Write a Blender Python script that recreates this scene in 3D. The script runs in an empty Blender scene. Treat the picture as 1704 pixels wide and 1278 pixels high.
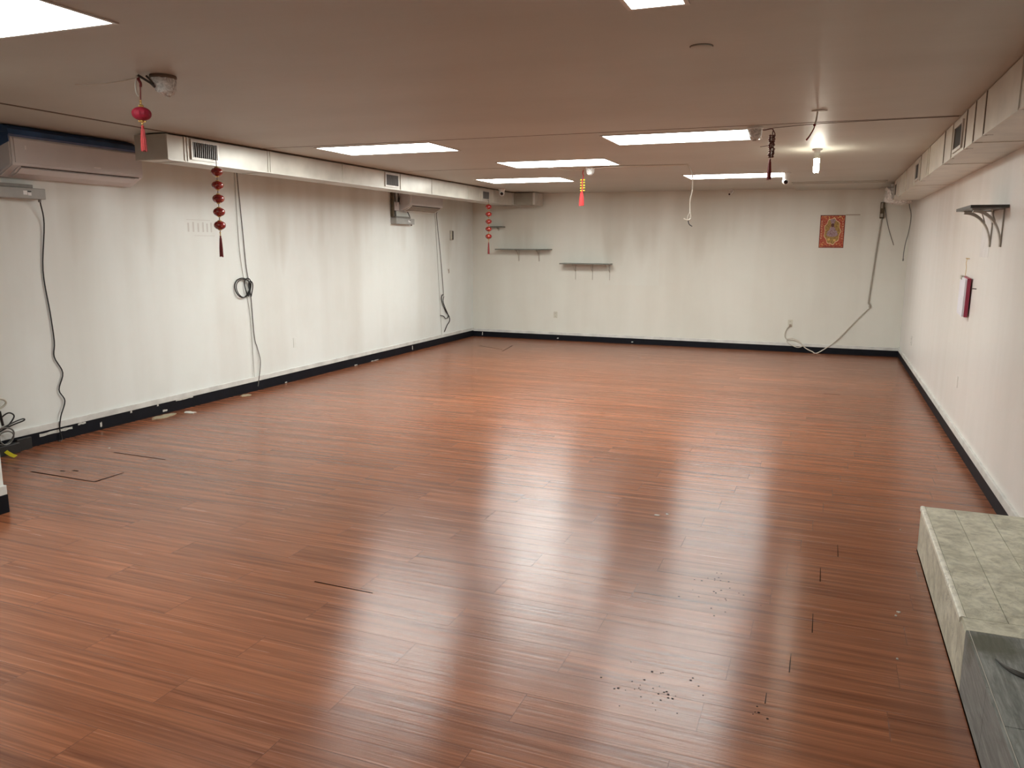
import bpy, bmesh, math, random
from mathutils import Vector, Matrix
random.seed(7)
S = bpy.context.scene
C = S.collection

# ------------------------------------------------------------ camera
YAW, PITCH, ROLL, CAMH = 0.372494, 0.172713, 0.005238, 1.69423
fw = Vector((-math.sin(YAW)*math.cos(PITCH), math.cos(YAW)*math.cos(PITCH), -math.sin(PITCH)))
r0 = Vector((math.cos(YAW), math.sin(YAW), 0)); u0 = r0.cross(fw)
rr = math.cos(ROLL)*r0 + math.sin(ROLL)*u0
uu = -math.sin(ROLL)*r0 + math.cos(ROLL)*u0
cd = bpy.data.cameras.new('camera'); cam = bpy.data.objects.new('camera', cd); C.objects.link(cam)
cam.matrix_world = Matrix(((rr.x, uu.x, -fw.x, 0), (rr.y, uu.y, -fw.y, 0), (rr.z, uu.z, -fw.z, CAMH), (0, 0, 0, 1)))
cd.sensor_width = 36; cd.lens = 1323.058/1704*36; cd.clip_start = 0.05; cd.clip_end = 60
S.camera = cam

# ------------------------------------------------------------ world, exposure
w = bpy.data.worlds.new('world'); S.world = w; w.use_nodes = True
w.node_tree.nodes['Background'].inputs[0].default_value = (0.5, 0.5, 0.5, 1)
w.node_tree.nodes['Background'].inputs[1].default_value = 0.02
S.view_settings.view_transform = 'Standard'; S.view_settings.look = 'None'
S.view_settings.gamma = 1; S.view_settings.use_curve_mapping = False
S.view_settings.exposure = 0.0
LAMP = 26.5          # brightness of the ceiling panels

# ------------------------------------------------------------ room size
XL, XR, YB, YF, ZC = -6.137, 1.141, 13.676, -2.6, 2.6

# ------------------------------------------------------------ materials
def nmat(name):
    m = bpy.data.materials.new(name); m.use_nodes = True
    nt = m.node_tree; b = nt.nodes['Principled BSDF']
    return m, nt, b
def N(nt, t, **kw):
    n = nt.nodes.new(t)
    for k, v in kw.items(): setattr(n, k, v)
    return n
def coords(nt, scale=(1, 1, 1), kind='Object'):
    tc = N(nt, 'ShaderNodeTexCoord'); mp = N(nt, 'ShaderNodeMapping')
    nt.links.new(tc.outputs[kind], mp.inputs[0]); mp.inputs['Scale'].default_value = scale
    return mp.outputs[0]
def noise(nt, vec, scale, detail=3, rough=0.55, dist=0.0):
    n = N(nt, 'ShaderNodeTexNoise'); nt.links.new(vec, n.inputs['Vector'])
    n.inputs['Scale'].default_value = scale; n.inputs['Detail'].default_value = detail
    n.inputs['Roughness'].default_value = rough; n.inputs['Distortion'].default_value = dist
    return n.outputs['Fac']
def ramp(nt, fac, stops, interp='LINEAR'):
    r = N(nt, 'ShaderNodeValToRGB'); nt.links.new(fac, r.inputs[0]); e = r.color_ramp.elements
    r.color_ramp.interpolation = interp
    while len(e) < len(stops): e.new(0.5)
    for i, (p, c) in enumerate(stops):
        e[i].position = p; e[i].color = (c if hasattr(c, '__len__') else (c, c, c)) + ((1,) if hasattr(c, '__len__') else ()) if hasattr(c, '__len__') else (c, c, c, 1)
    return r.outputs[0]
def mix(nt, fac, a, b, mode='MIX'):
    m = N(nt, 'ShaderNodeMix', data_type='RGBA', blend_type=mode)
    for sock, v in ((m.inputs[0], fac), (m.inputs[6], a), (m.inputs[7], b)):
        if hasattr(v, 'links') or hasattr(v, 'is_linked'): nt.links.new(v, sock)
        elif hasattr(v, '__len__'): sock.default_value = tuple(v) + (1,) if len(v) == 3 else v
        else: sock.default_value = v
    return m.outputs[2]
def math_(nt, op, a, b=None, c=None):
    m = N(nt, 'ShaderNodeMath', operation=op)
    for i, v in enumerate((a, b, c)):
        if v is None: continue
        if hasattr(v, 'is_linked'): nt.links.new(v, m.inputs[i])
        else: m.inputs[i].default_value = v
    return m.outputs[0]
def bump(nt, b, h, strength, dist=0.002):
    n = N(nt, 'ShaderNodeBump'); nt.links.new(h, n.inputs['Height'])
    n.inputs['Strength'].default_value = strength; n.inputs['Distance'].default_value = dist
    nt.links.new(n.outputs[0], b.inputs['Normal'])
def plain(name, col, rough=0.5, metal=0.0, var=0.08, scale=12, spec=0.5, trans=0, alpha=1):
    m, nt, b = nmat(name)
    n = noise(nt, coords(nt), scale, 3)
    f = ramp(nt, n, [(0.3, 1 - var), (0.7, 1 + 0.0)])
    nt.links.new(mix(nt, 1.0, col, f, 'MULTIPLY'), b.inputs['Base Color'])
    b.inputs['Roughness'].default_value = rough; b.inputs['Metallic'].default_value = metal
    b.inputs['Specular IOR Level'].default_value = spec
    b.inputs['Transmission Weight'].default_value = trans; b.inputs['Alpha'].default_value = alpha
    return m
def emit(name, col, strength):
    m, nt, b = nmat(name)
    b.inputs['Base Color'].default_value = (.8, .8, .8, 1)
    b.inputs['Emission Color'].default_value = col + (1,); b.inputs['Emission Strength'].default_value = strength
    return m

def wall_mat(name, axis, col, rough, amt=1.0):
    m, nt, b = nmat(name)
    sc = (1, 1, 0.12) if axis == 'x' else (1, 1, 0.12)
    v = coords(nt, sc)
    streak = noise(nt, v, 1.5, 4, 0.5)
    fine = noise(nt, v, 4.5, 3, 0.5)
    blot = noise(nt, coords(nt), 1.1, 4, 0.6)
    st = ramp(nt, streak, [(0.42, 0.0), (0.75, 1.0)])
    st2 = ramp(nt, fine, [(0.5, 0.0), (0.85, 1.0)])
    bl = ramp(nt, blot, [(0.45, 0.0), (0.8, 1.0)])
    dirt = math_(nt, 'ADD', math_(nt, 'MULTIPLY', st, 0.38), math_(nt, 'ADD', math_(nt, 'MULTIPLY', st2, 0.08), math_(nt, 'MULTIPLY', bl, 0.22)))
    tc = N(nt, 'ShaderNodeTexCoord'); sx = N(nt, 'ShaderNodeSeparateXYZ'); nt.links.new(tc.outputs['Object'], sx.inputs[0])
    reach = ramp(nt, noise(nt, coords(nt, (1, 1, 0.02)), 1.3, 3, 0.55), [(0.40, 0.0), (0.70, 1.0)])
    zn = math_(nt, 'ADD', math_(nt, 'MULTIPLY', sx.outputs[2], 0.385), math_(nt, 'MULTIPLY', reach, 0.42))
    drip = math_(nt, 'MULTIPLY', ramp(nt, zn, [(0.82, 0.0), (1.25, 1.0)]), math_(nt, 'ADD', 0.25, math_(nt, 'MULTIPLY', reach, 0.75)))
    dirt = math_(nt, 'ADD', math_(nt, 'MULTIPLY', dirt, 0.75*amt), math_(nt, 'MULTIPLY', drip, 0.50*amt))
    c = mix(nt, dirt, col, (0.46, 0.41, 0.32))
    nt.links.new(c, b.inputs['Base Color'])
    rr_ = ramp(nt, fine, [(0.3, rough - 0.06), (0.7, rough + 0.08)])
    nt.links.new(rr_, b.inputs['Roughness'])
    b.inputs['Specular IOR Level'].default_value = 0.5
    bump(nt, b, noise(nt, coords(nt, (1, 1, 0.5)), 4, 4), 0.22, 0.012)
    return m

def ceiling_mat():
    m, nt, b = nmat('ceiling paint')
    n = noise(nt, coords(nt, (0.5, 1, 1)), 1.2, 4)
    c = ramp(nt, n, [(0.35, (0.45, 0.445, 0.39)), (0.7, (0.50, 0.50, 0.445))])
    nt.links.new(c, b.inputs['Base Color']); b.inputs['Roughness'].default_value = 0.5
    bump(nt, b, noise(nt, coords(nt, (0.4, 1, 1)), 3.0, 4), 0.35, 0.012)
    return m

def floor_mat():
    m, nt, b = nmat('red wood laminate')
    tc = N(nt, 'ShaderNodeTexCoord'); sp = N(nt, 'ShaderNodeSeparateXYZ'); nt.links.new(tc.outputs['Object'], sp.inputs[0])
    row = math_(nt, 'FLOOR', math_(nt, 'DIVIDE', math_(nt, 'ADD', sp.outputs[1], -4.56 + 20*0.193), 0.193))
    xs = math_(nt, 'SUBTRACT', sp.outputs[0], math_(nt, 'MULTIPLY', row, 0.029))
    cb = N(nt, 'ShaderNodeCombineXYZ'); nt.links.new(xs, cb.inputs[0]); nt.links.new(math_(nt, 'ADD', sp.outputs[1], -4.56 + 20*0.193), cb.inputs[1])
    br = N(nt, 'ShaderNodeTexBrick'); nt.links.new(cb.outputs[0], br.inputs['Vector'])
    br.offset = 0.5; br.offset_frequency = 2; br.squash = 1
    br.inputs['Scale'].default_value = 1; br.inputs['Brick Width'].default_value = 1.22; br.inputs['Row Height'].default_value = 0.193
    br.inputs['Mortar Size'].default_value = 0.0014; br.inputs['Mortar Smooth'].default_value = 0.3; br.inputs['Bias'].default_value = 0
    br.inputs['Color1'].default_value = (0, 0, 0, 1); br.inputs['Color2'].default_value = (1, 1, 1, 1); br.inputs['Mortar'].default_value = (0.5, 0.5, 0.5, 1)
    # grain, shifted per plank
    off = N(nt, 'ShaderNodeCombineXYZ'); nt.links.new(math_(nt, 'MULTIPLY', br.outputs[0], 7.0), off.inputs[0]); nt.links.new(math_(nt, 'MULTIPLY', row, 3.3), off.inputs[2])
    add = N(nt, 'ShaderNodeVectorMath', operation='ADD'); nt.links.new(tc.outputs['Object'], add.inputs[0]); nt.links.new(off.outputs[0], add.inputs[1])
    mp = N(nt, 'ShaderNodeMapping'); nt.links.new(add.outputs[0], mp.inputs[0]); mp.inputs['Scale'].default_value = (0.035, 1, 1)
    g1 = noise(nt, mp.outputs[0], 28, 5, 0.6, 0.2)
    mp2 = N(nt, 'ShaderNodeMapping'); nt.links.new(add.outputs[0], mp2.inputs[0]); mp2.inputs['Scale'].default_value = (0.014, 1, 1)
    g2 = noise(nt, mp2.outputs[0], 90, 3, 0.6)
    g3 = noise(nt, mp.outputs[0], 8, 3, 0.5, 0.4)
    c = ramp(nt, g1, [(0.28, (0.125, 0.038, 0.016)), (0.5, (0.245, 0.083, 0.037)), (0.72, (0.375, 0.142, 0.066))])
    fine = ramp(nt, g2, [(0.34, 0.68), (0.58, 1.06)])
    c = mix(nt, 1.0, c, fine, 'MULTIPLY')
    c = mix(nt, ramp(nt, g3, [(0.35, 0.0), (0.7, 0.45)]), c, (0.34, 0.122, 0.054))
    tint = ramp(nt, br.outputs[0], [(0.0, 0.90), (1.0, 1.06)])
    c = mix(nt, 1.0, c, tint, 'MULTIPLY')
    worn = ramp(nt, noise(nt, coords(nt, (0.6, 1, 1)), 0.9, 5, 0.6), [(0.45, 0.0), (0.75, 0.30)])
    c = mix(nt, worn, c, (0.22, 0.12, 0.085))
    c = mix(nt, math_(nt, 'MULTIPLY', br.outputs['Fac'], 0.5), c, (0.035, 0.014, 0.008))
    nt.links.new(c, b.inputs['Base Color'])
    ro = ramp(nt, g2, [(0.3, 0.20), (0.7, 0.28)])
    nt.links.new(ro, b.inputs['Roughness'])
    b.inputs['Specular IOR Level'].default_value = 0.5
    h = math_(nt, 'ADD', math_(nt, 'MULTIPLY', g1, 0.9), math_(nt, 'MULTIPLY', g2, 0.6))
    wob = noise(nt, coords(nt, (0.10, 1, 1)), 12, 2)
    h = math_(nt, 'ADD', h, math_(nt, 'MULTIPLY', wob, 0.5))
    h = math_(nt, 'SUBTRACT', h, math_(nt, 'MULTIPLY', br.outputs['Fac'], 0.3))
    bump(nt, b, h, 0.40, 0.003)
    tg = N(nt, 'ShaderNodeCombineXYZ'); tg.inputs[1].default_value = 1.0
    nt.links.new(tg.outputs[0], b.inputs['Tangent']); b.inputs['Anisotropic'].default_value = 0.75
    return m

def stone_mat(name, c1, c2, c3, sc=(1, 1, 1), stain=None):
    m, nt, b = nmat(name)
    v = coords(nt, sc)
    n1 = noise(nt, v, 9, 8, 0.7, 0.5); n2 = noise(nt, v, 26, 6, 0.6, 0.4)
    c = ramp(nt, n1, [(0.33, c1), (0.5, c2), (0.66, c3)])
    c = mix(nt, 1.0, c, ramp(nt, n2, [(0.3, 0.74), (0.55, 1.05)]), 'MULTIPLY')
    vein = ramp(nt, noise(nt, coords(nt, (1.6, 0.8, 1.3)), 5, 6, 0.6, 1.4), [(0.490, 0.0), (0.5, 0.6), (0.510, 0.0)])
    c = mix(nt, math_(nt, 'MULTIPLY', vein, ramp(nt, noise(nt, coords(nt), 3, 3), [(0.5, 0.0), (0.65, 0.9)])), c, (0.13, 0.11, 0.07))
    if stain:
        tc = N(nt, 'ShaderNodeTexCoord'); d = N(nt, 'ShaderNodeVectorMath', operation='DISTANCE')
        nt.links.new(tc.outputs['Object'], d.inputs[0]); d.inputs[1].default_value = stain
        dd = math_(nt, 'ADD', d.outputs['Value'], math_(nt, 'MULTIPLY', noise(nt, coords(nt), 22, 6), 0.12))
        c = mix(nt, ramp(nt, dd, [(0.12, 0.80), (0.19, 0.0)]), c, (0.055, 0.060, 0.030))
    nt.links.new(c, b.inputs['Base Color'])
    nt.links.new(ramp(nt, n2, [(0.3, 0.38), (0.7, 0.55)]), b.inputs['Roughness'])
    bump(nt, b, n2, 0.12, 0.003)
    return m

M = {}
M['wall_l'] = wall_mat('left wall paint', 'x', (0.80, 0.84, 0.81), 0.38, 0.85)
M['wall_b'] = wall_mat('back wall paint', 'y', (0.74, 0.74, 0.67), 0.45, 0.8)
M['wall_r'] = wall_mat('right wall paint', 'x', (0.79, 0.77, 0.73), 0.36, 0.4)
M['ceil'] = ceiling_mat()
M['floor'] = floor_mat()
M['base'] = plain('black vinyl baseboard', (0.004, 0.005, 0.010), 0.6, 0, 0.5, 9, spec=0.22)
M['ledge'] = plain('white ledge paint', (0.72, 0.72, 0.68), 0.5, 0, 0.25, 6)
M['chip'] = plain('bare plaster chip', (0.66, 0.66, 0.60), 0.8, 0, 0.3, 40)
M['plaster'] = plain('broken tan plaster', (0.42, 0.37, 0.25), 0.9, 0, 0.35, 60)
M['duct'] = plain('painted sheet metal', (0.62, 0.59, 0.52), 0.34, 0.25, 0.22, 3.5)
M['dull_metal'] = plain('dull galvanized metal', (0.34, 0.31, 0.25), 0.4, 0.3, 0.2, 4)
M['duct_r'] = plain('painted sheet metal right', (0.70, 0.66, 0.57), 0.33, 0.25, 0.20, 3.5)
M['vent_frame'] = plain('vent frame metal', (0.62, 0.59, 0.54), 0.35, 0.3, 0.15, 8)
M['vent_dark'] = plain('vent interior', (0.03, 0.027, 0.022), 0.8)
M['slat'] = plain('vent slat metal', (0.26, 0.25, 0.24), 0.4, 0.5)
M['ac'] = plain('grey white plastic', (0.66, 0.66, 0.67), 0.2, 0, 0.06, 5)
M['ac_dark'] = plain('dark outlet shadow gap', (0.05, 0.045, 0.04), 0.6)
M['louver'] = plain('beige louver plastic', (0.42, 0.36, 0.29), 0.4)
M['film'] = plain('blue protective film', (0.03, 0.10, 0.26), 0.3, 0, 0.4, 5)
M['logo'] = plain('pale plate', (0.85, 0.85, 0.85), 0.3)
M['pump'] = plain('grey plastic pump', (0.40, 0.41, 0.39), 0.45, 0, 0.15, 14)
M['pump_lid'] = plain('darker grey pump lid', (0.27, 0.27, 0.25), 0.5, 0, 0.2, 14)
M['white'] = plain('white plastic', (0.74, 0.73, 0.69), 0.4)
M['ivory'] = plain('ivory plastic', (0.62, 0.60, 0.50), 0.4)
M['black'] = plain('black rubber', (0.012, 0.012, 0.012), 0.45)
M['grey_cord'] = plain('grey cord', (0.16, 0.155, 0.14), 0.5)
M['tube'] = plain('clear drain tube', (0.50, 0.50, 0.46), 0.3)
M['cord_white'] = plain('cream cord', (0.62, 0.58, 0.50), 0.5)
M['raceway'] = plain('taupe cord', (0.36, 0.33, 0.27), 0.5)
M['red'] = plain('red lacquer', (0.34, 0.012, 0.016), 0.35, 0, 0.3, 60)
M['red_bright'] = plain('bright red silk', (0.46, 0.02, 0.02), 0.6, 0, 0.3, 80)
M['crimson'] = plain('crimson velvet', (0.34, 0.006, 0.03), 0.7, 0, 0.35, 90)
M['red_dark'] = plain('dark red silk', (0.20, 0.012, 0.012), 0.6, 0, 0.3, 80)
M['maroon'] = plain('dark maroon beads', (0.13, 0.035, 0.025), 0.5, 0, 0.4, 60)
M['gold'] = plain('gold trim', (0.75, 0.50, 0.16), 0.3, 0.7, 0.2, 50)
M['yellow'] = plain('yellow plastic', (0.80, 0.68, 0.03), 0.45, 0, 0.2, 30)
M['shelf'] = plain('grey green shelf laminate', (0.19, 0.20, 0.17), 0.4, 0, 0.2, 10)
M['shelf_dark'] = plain('dark shelf laminate', (0.055, 0.050, 0.042), 0.4, 0, 0.3, 12)
M['steel'] = plain('brushed steel', (0.52, 0.49, 0.43), 0.4, 0.3)
M['lens'] = plain('black glass lens', (0.008, 0.008, 0.01), 0.1)
M['brown'] = plain('brown box', (0.12, 0.09, 0.045), 0.6, 0, 0.5, 30)
M['stain'] = plain('faint grey residue', (0.64, 0.64, 0.60), 0.6)
M['groove'] = plain('dark seam', (0.035, 0.026, 0.018), 0.8)
M['seam'] = plain('dark brown joint', (0.16, 0.12, 0.09), 0.8)  # dark brown of ceiling joints, duct seams, rims and one wire
M['gap'] = plain('dark plank gap and base shadow', (0.010, 0.005, 0.003), 1.0, spec=0.0)  # plank gaps, spatter, and the painted shadow line under the platform
M['paper'] = plain('white paper', (0.74, 0.72, 0.70), 0.6)
M['sheet'] = plain('bluish white sheets', (0.78, 0.78, 0.84), 0.5)
M['pink'] = plain('crimson cardboard', (0.34, 0.03, 0.07), 0.4)
M['grout'] = plain('grout', (0.20, 0.18, 0.13), 0.9)
M['stone'] = stone_mat('cream travertine tile', (0.36, 0.34, 0.25), (0.56, 0.54, 0.42), (0.70, 0.68, 0.55))
M['trimtile'] = stone_mat('pale bullnose tile', (0.66, 0.64, 0.52), (0.80, 0.78, 0.66), (0.86, 0.84, 0.74))
M['greytile'] = stone_mat('grey wood look tile', (0.10, 0.11, 0.10), (0.19, 0.20, 0.185), (0.29, 0.30, 0.28), (5, 0.5, 5), (0.075, -0.14, 0.262))
M['panel'] = emit('light diffuser', (0.97, 1.0, 0.965), LAMP)
M['bulb'] = emit('glowing tube', (1.0, 0.93, 0.78), 110.0)
def bag_mat():
    m, nt, b = nmat('crumpled plastic bag')
    n = noise(nt, coords(nt), 30, 6, 0.6, 1.5)
    nt.links.new(ramp(nt, n, [(0.35, (0.45, 0.43, 0.40)), (0.6, (0.80, 0.78, 0.74))]), b.inputs['Base Color'])
    b.inputs['Roughness'].default_value = 0.25; bump(nt, b, n, 0.8, 0.01)
    return m
M['bag'] = bag_mat()
def lantern_mat():
    m, nt, b = nmat('red lantern with gold pattern')
    v = N(nt, 'ShaderNodeTexVoronoi'); nt.links.new(coords(nt), v.inputs['Vector']); v.inputs['Scale'].default_value = 55
    c = ramp(nt, v.outputs['Distance'], [(0.0, (0.62, 0.34, 0.16)), (0.30, (0.30, 0.02, 0.015)), (0.6, (0.22, 0.012, 0.012))])
    nt.links.new(c, b.inputs['Base Color']); b.inputs['Roughness'].default_value = 0.22; b.inputs['Coat Weight'].default_value = 0.5
    return m
M['lantern'] = lantern_mat()
def poster_mat():
    m, nt, b = nmat('red gold poster paper')
    v = N(nt, 'ShaderNodeTexVoronoi', feature='DISTANCE_TO_EDGE'); nt.links.new(coords(nt), v.inputs['Vector']); v.inputs['Scale'].default_value = 45
    c = ramp(nt, v.outputs['Distance'], [(0.02, (0.60, 0.22, 0.07)), (0.10, (0.36, 0.018, 0.012)), (0.5, (0.30, 0.010, 0.012))])
    nt.links.new(c, b.inputs['Base Color']); b.inputs['Roughness'].default_value = 0.4
    return m
M['poster'] = poster_mat()
def fig_mat(name, a, bcol, s=60):
    m, nt, b = nmat(name)
    n = noise(nt, coords(nt), s, 5, 0.7, 1.0)
    nt.links.new(ramp(nt, n, [(0.38, a), (0.62, bcol)]), b.inputs['Base Color']); b.inputs['Roughness'].default_value = 0.5
    return m
M['olive'] = fig_mat('olive gold brocade', (0.20, 0.08, 0.02), (0.50, 0.34, 0.08))
M['robe'] = fig_mat('mauve grey robe', (0.22, 0.10, 0.12), (0.45, 0.34, 0.36))
M['cream'] = plain('cream ink', (0.80, 0.55, 0.32), 0.5, 0, 0.2, 50)

# ------------------------------------------------------------ geometry helpers
class MB:
    def __init__(s): s.bm = bmesh.new()
    def box(s, lo, hi, bevel=0.0, rot=None, pivot=None):
        lo = Vector(lo); hi = Vector(hi); c = (lo + hi)/2; d = hi - lo
        g = bmesh.ops.create_cube(s.bm, size=1)
        vs = g['verts']
        for v in vs: v.co = Vector((v.co.x*d.x, v.co.y*d.y, v.co.z*d.z)) + c
        if rot is not None:
            p = Vector(pivot) if pivot is not None else c
            for v in vs: v.co = rot @ (v.co - p) + p
        if bevel:
            es = list({e for v in vs for e in v.link_edges})
            bmesh.ops.bevel(s.bm, geom=es, offset=bevel, segments=2, affect='EDGES', profile=0.6)
        return s
    def tube(s, pts, r, n=8, smooth=True, closed=False):
        pts = [Vector(p) for p in pts]
        if smooth and len(pts) > 2:
            out = []; P = ([pts[-1]] + pts + [pts[0], pts[1]]) if closed else ([pts[0]*2 - pts[1]] + pts + [pts[-1]*2 - pts[-2]])
            for i in range(1, len(P) - 2):
                for k in range(5):
                    t = k/5; a, b, c, d = P[i-1], P[i], P[i+1], P[i+2]
                    out.append(0.5*((2*b) + (-a + c)*t + (2*a - 5*b + 4*c - d)*t*t + (-a + 3*b - 3*c + d)*t**3))
            if not closed: out.append(pts[-1])
            pts = out
        if closed: pts.append(pts[0])
        rings = []; up = None
        for i, p in enumerate(pts):
            d = (pts[min(i+1, len(pts)-1)] - pts[max(i-1, 0)])
            if d.length < 1e-9: d = Vector((0, 0, 1))
            d.normalize()
            if up is None:
                up = Vector((0, 0, 1)) if abs(d.z) < 0.9 else Vector((1, 0, 0))
            a = d.cross(up)
            if a.length < 1e-4: a = d.orthogonal()
            a.normalize(); up = a.cross(d).normalized()
            rad = r(i/(len(pts)-1)) if callable(r) else r
            rings.append([s.bm.verts.new(p + rad*(math.cos(2*math.pi*k/n)*a + math.sin(2*math.pi*k/n)*up)) for k in range(n)])
        for A, B in zip(rings, rings[1:]):
            for k in range(n): s.bm.faces.new((A[k], A[(k+1) % n], B[(k+1) % n], B[k]))
        s.bm.faces.new(rings[0][::-1]); s.bm.faces.new(rings[-1])
        return s
    def lathe(s, prof, c, n=24, axis=None, jitter=0.0):
        c = Vector(c); rings = []
        q = Vector((0, 0, 1)).rotation_difference(Vector(axis).normalized()) if axis is not None else None
        for (r, z) in prof:
            ring = []
            for k in range(n):
                j = 1 + random.uniform(-jitter, jitter)
                v = Vector((r*j*math.cos(2*math.pi*k/n), r*j*math.sin(2*math.pi*k/n), z + random.uniform(-jitter, jitter)*0.08))
                if q: v = q @ v
                ring.append(s.bm.verts.new(c + v))
            rings.append(ring)
        for A, B in zip(rings, rings[1:]):
            for k in range(n): s.bm.faces.new((A[k], A[(k+1) % n], B[(k+1) % n], B[k]))
        s.bm.faces.new(rings[0][::-1]); s.bm.faces.new(rings[-1])
        return s
    def ell(s, c, rad, seg=16, ring=10):
        g = bmesh.ops.create_uvsphere(s.bm, u_segments=seg, v_segments=ring, radius=1)
        for v in g['verts']: v.co = Vector((v.co.x*rad[0], v.co.y*rad[1], v.co.z*rad[2])) + Vector(c)
        return s
    def prism(s, poly, a, b, axis):
        """poly: 2-D points; extruded from a to b along axis 'x','y','z'."""
        def P(u, v, t): return {'x': (t, u, v), 'y': (u, t, v), 'z': (u, v, t)}[axis]
        A = [s.bm.verts.new(P(u, v, a)) for u, v in poly]; B = [s.bm.verts.new(P(u, v, b)) for u, v in poly]
        n = len(poly)
        for k in range(n): s.bm.faces.new((A[k], A[(k+1) % n], B[(k+1) % n], B[k]))
        s.bm.faces.new(A[::-1]); s.bm.faces.new(B)
        return s
    def build(s, name, mat, parent=None, smooth=False, origin=None):
        bmesh.ops.recalc_face_normals(s.bm, faces=s.bm.faces)
        me = bpy.data.meshes.new(name)
        if origin is not None: o0 = Vector(origin)
        elif parent is not None: o0 = wloc(parent)
        else: o0 = Vector((0, 0, 0))
        for v in s.bm.verts: v.co -= o0
        s.bm.to_mesh(me); s.bm.free()
        me.materials.append(M[mat])
        if smooth:
            for p in me.polygons: p.use_smooth = True
            try: me.set_sharp_from_angle(angle=math.radians(40))
            except Exception: pass
        o = bpy.data.objects.new(name, me); C.objects.link(o)
        if parent is not None:
            o.parent = parent; o.location = o0 - wloc(parent)
        else: o.location = o0
        return o
def wloc(o):
    v = Vector(o.location)
    while o.parent: o = o.parent; v += Vector(o.location)
    return v
def tag(o, label=None, cat=None, group=None, kind=None):
    if label: o['label'] = label
    if cat: o['category'] = cat
    if group: o['group'] = group
    if kind: o['kind'] = kind
    return o
def thing(name, loc, label, cat, group=None):
    o = bpy.data.objects.new(name, None); C.objects.link(o); o.location = loc; o.empty_display_size = 0.05
    return tag(o, label, cat, group)
def part(mb, name, mat, parent, smooth=False, label=None):
    o = mb.build(name, mat, parent, smooth)
    if label: o['label'] = label
    return o
def copy_tree(o, parent=None):
    c = o.copy(); C.objects.link(c)
    if parent is not None: c.parent = parent
    for ch in [x for x in C.objects if x.parent == o]: copy_tree(ch, c)
    return c
def struct(o): o['kind'] = 'structure'; return o

# ------------------------------------------------------------ room shell
T = 0.15
fl = struct(MB().box((XL-T, YF-T, -0.12), (XR+T, YB+T, 0)).build('floor', 'floor'))
wl = struct(MB().box((XL-T, YF, 0), (XL, YB, ZC)).build('wall_left', 'wall_l'))
struct(MB().box((XR, YF, 0), (XR+T, YB, ZC)).build('wall_right', 'wall_r'))
wb = struct(MB().box((XL-T, YB, 0), (XR+T, YB+T, ZC)).build('wall_back', 'wall_b'))
struct(MB().box((XL-T, YF-T, 0), (XR+T, YF, ZC)).build('wall_front', 'wall_b'))
ce = struct(MB().box((XL-T, YF-T, ZC), (XR+T, YB+T, ZC+0.12)).build('ceiling', 'ceil'))
# lower ceiling strip in front of the back wall, right side
struct(MB().box((-0.53, 12.36, ZC-0.028), (0.68, YB, ZC), 0.004).box((-0.55, 12.30, ZC-0.012), (0.70, 12.36, ZC), 0.003).build('trim_ceiling_strip', 'ceil')).name = 'trim_1'
# joints in the ceiling boards
sm = MB()
sm.box((-5.158, 2.0, ZC-0.0035), (-5.128, YB, ZC+0.001))
sm.box((-5.13, 6.502, ZC-0.002), (0.80, 6.510, ZC+0.001))
sm.box((-4.95, 9.07, ZC-0.002), (-3.62, 9.076, ZC+0.001))
part(sm, 'board_joint', 'seam', ce, label='dark joint between ceiling boards')

# baseboards with the pale ledge above them
def base(name, lo, hi, led_lo, led_hi, n):
    b = struct(MB().box(lo, hi, 0.003).build(name, 'base'))
    struct(MB().box(led_lo, led_hi, 0.003).build('trim_%d' % n, 'ledge'))
    return b
bl = base('baseboard_left', (XL, 3.4, 0), (XL+0.012, YB, 0.112), (XL, 3.4, 0.112), (XL+0.017, YB, 0.165), 2)
bb = base('baseboard_back', (XL, YB-0.012, 0), (XR, YB, 0.100), (XL, YB-0.017, 0.100), (XR, YB, 0.150), 3)
br_ = base('baseboard_right', (XR-0.012, 4.83, 0), (XR, YB, 0.105), (XR-0.020, 4.83, 0.105), (XR, YB, 0.158), 4)
# chips in the left baseboard where plaster shows
for (y0, y1, z0, z1) in [(4.66, 4.98, 0.068, 0.098), (5.04, 5.12, 0.09, 0.112), (5.27, 5.29, 0.02, 0.075), (5.62, 5.64, 0.085, 0.115), (5.95, 5.97, 0.09, 0.116), (6.02, 6.08, 0.02, 0.045), (6.20, 6.44, 0.098, 0.114), (7.98, 8.02, 0.004, 0.02), (9.55, 9.62, 0.003, 0.018), (10.0, 10.2, 0.004, 0.014), (11.25, 11.27, 0.02, 0.10)]:
    n = 9; top = []; bot = []
    for i in range(n + 1):
        y = y0 + (y1-y0)*i/n
        top.append((y, z1 - random.uniform(0, 0.3)*(z1-z0))); bot.append((y, z0 + random.uniform(0, 0.3)*(z1-z0)))
    part(MB().prism(top + bot[::-1], XL+0.0115, XL+0.0135, 'x'), 'paint_chip', 'chip', bl)
for (x, w_, h_) in [(-5.95, 0.015, 0.06), (-4.47, 0.03, 0.02), (-3.1, 0.03, 0.015)]:
    part(MB().prism([(x, 0.03), (x+w_, 0.028), (x+w_*1.2, 0.03+h_), (x+0.2*w_, 0.03+h_*0.9)], YB-0.0135, YB-0.0115, 'y'), 'paint_chip', 'chip', bb)
for (y, w_, h_) in [(4.98, 0.03, 0.07), (5.12, 0.02, 0.02)]:
    part(MB().prism([(y, 0.015), (y+w_, 0.012), (y+w_*0.6, 0.015+h_), (y+0.2*w_, 0.015+h_*0.9)], XR-0.0135, XR-0.0115, 'x'), 'paint_chip', 'chip', br_)

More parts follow.
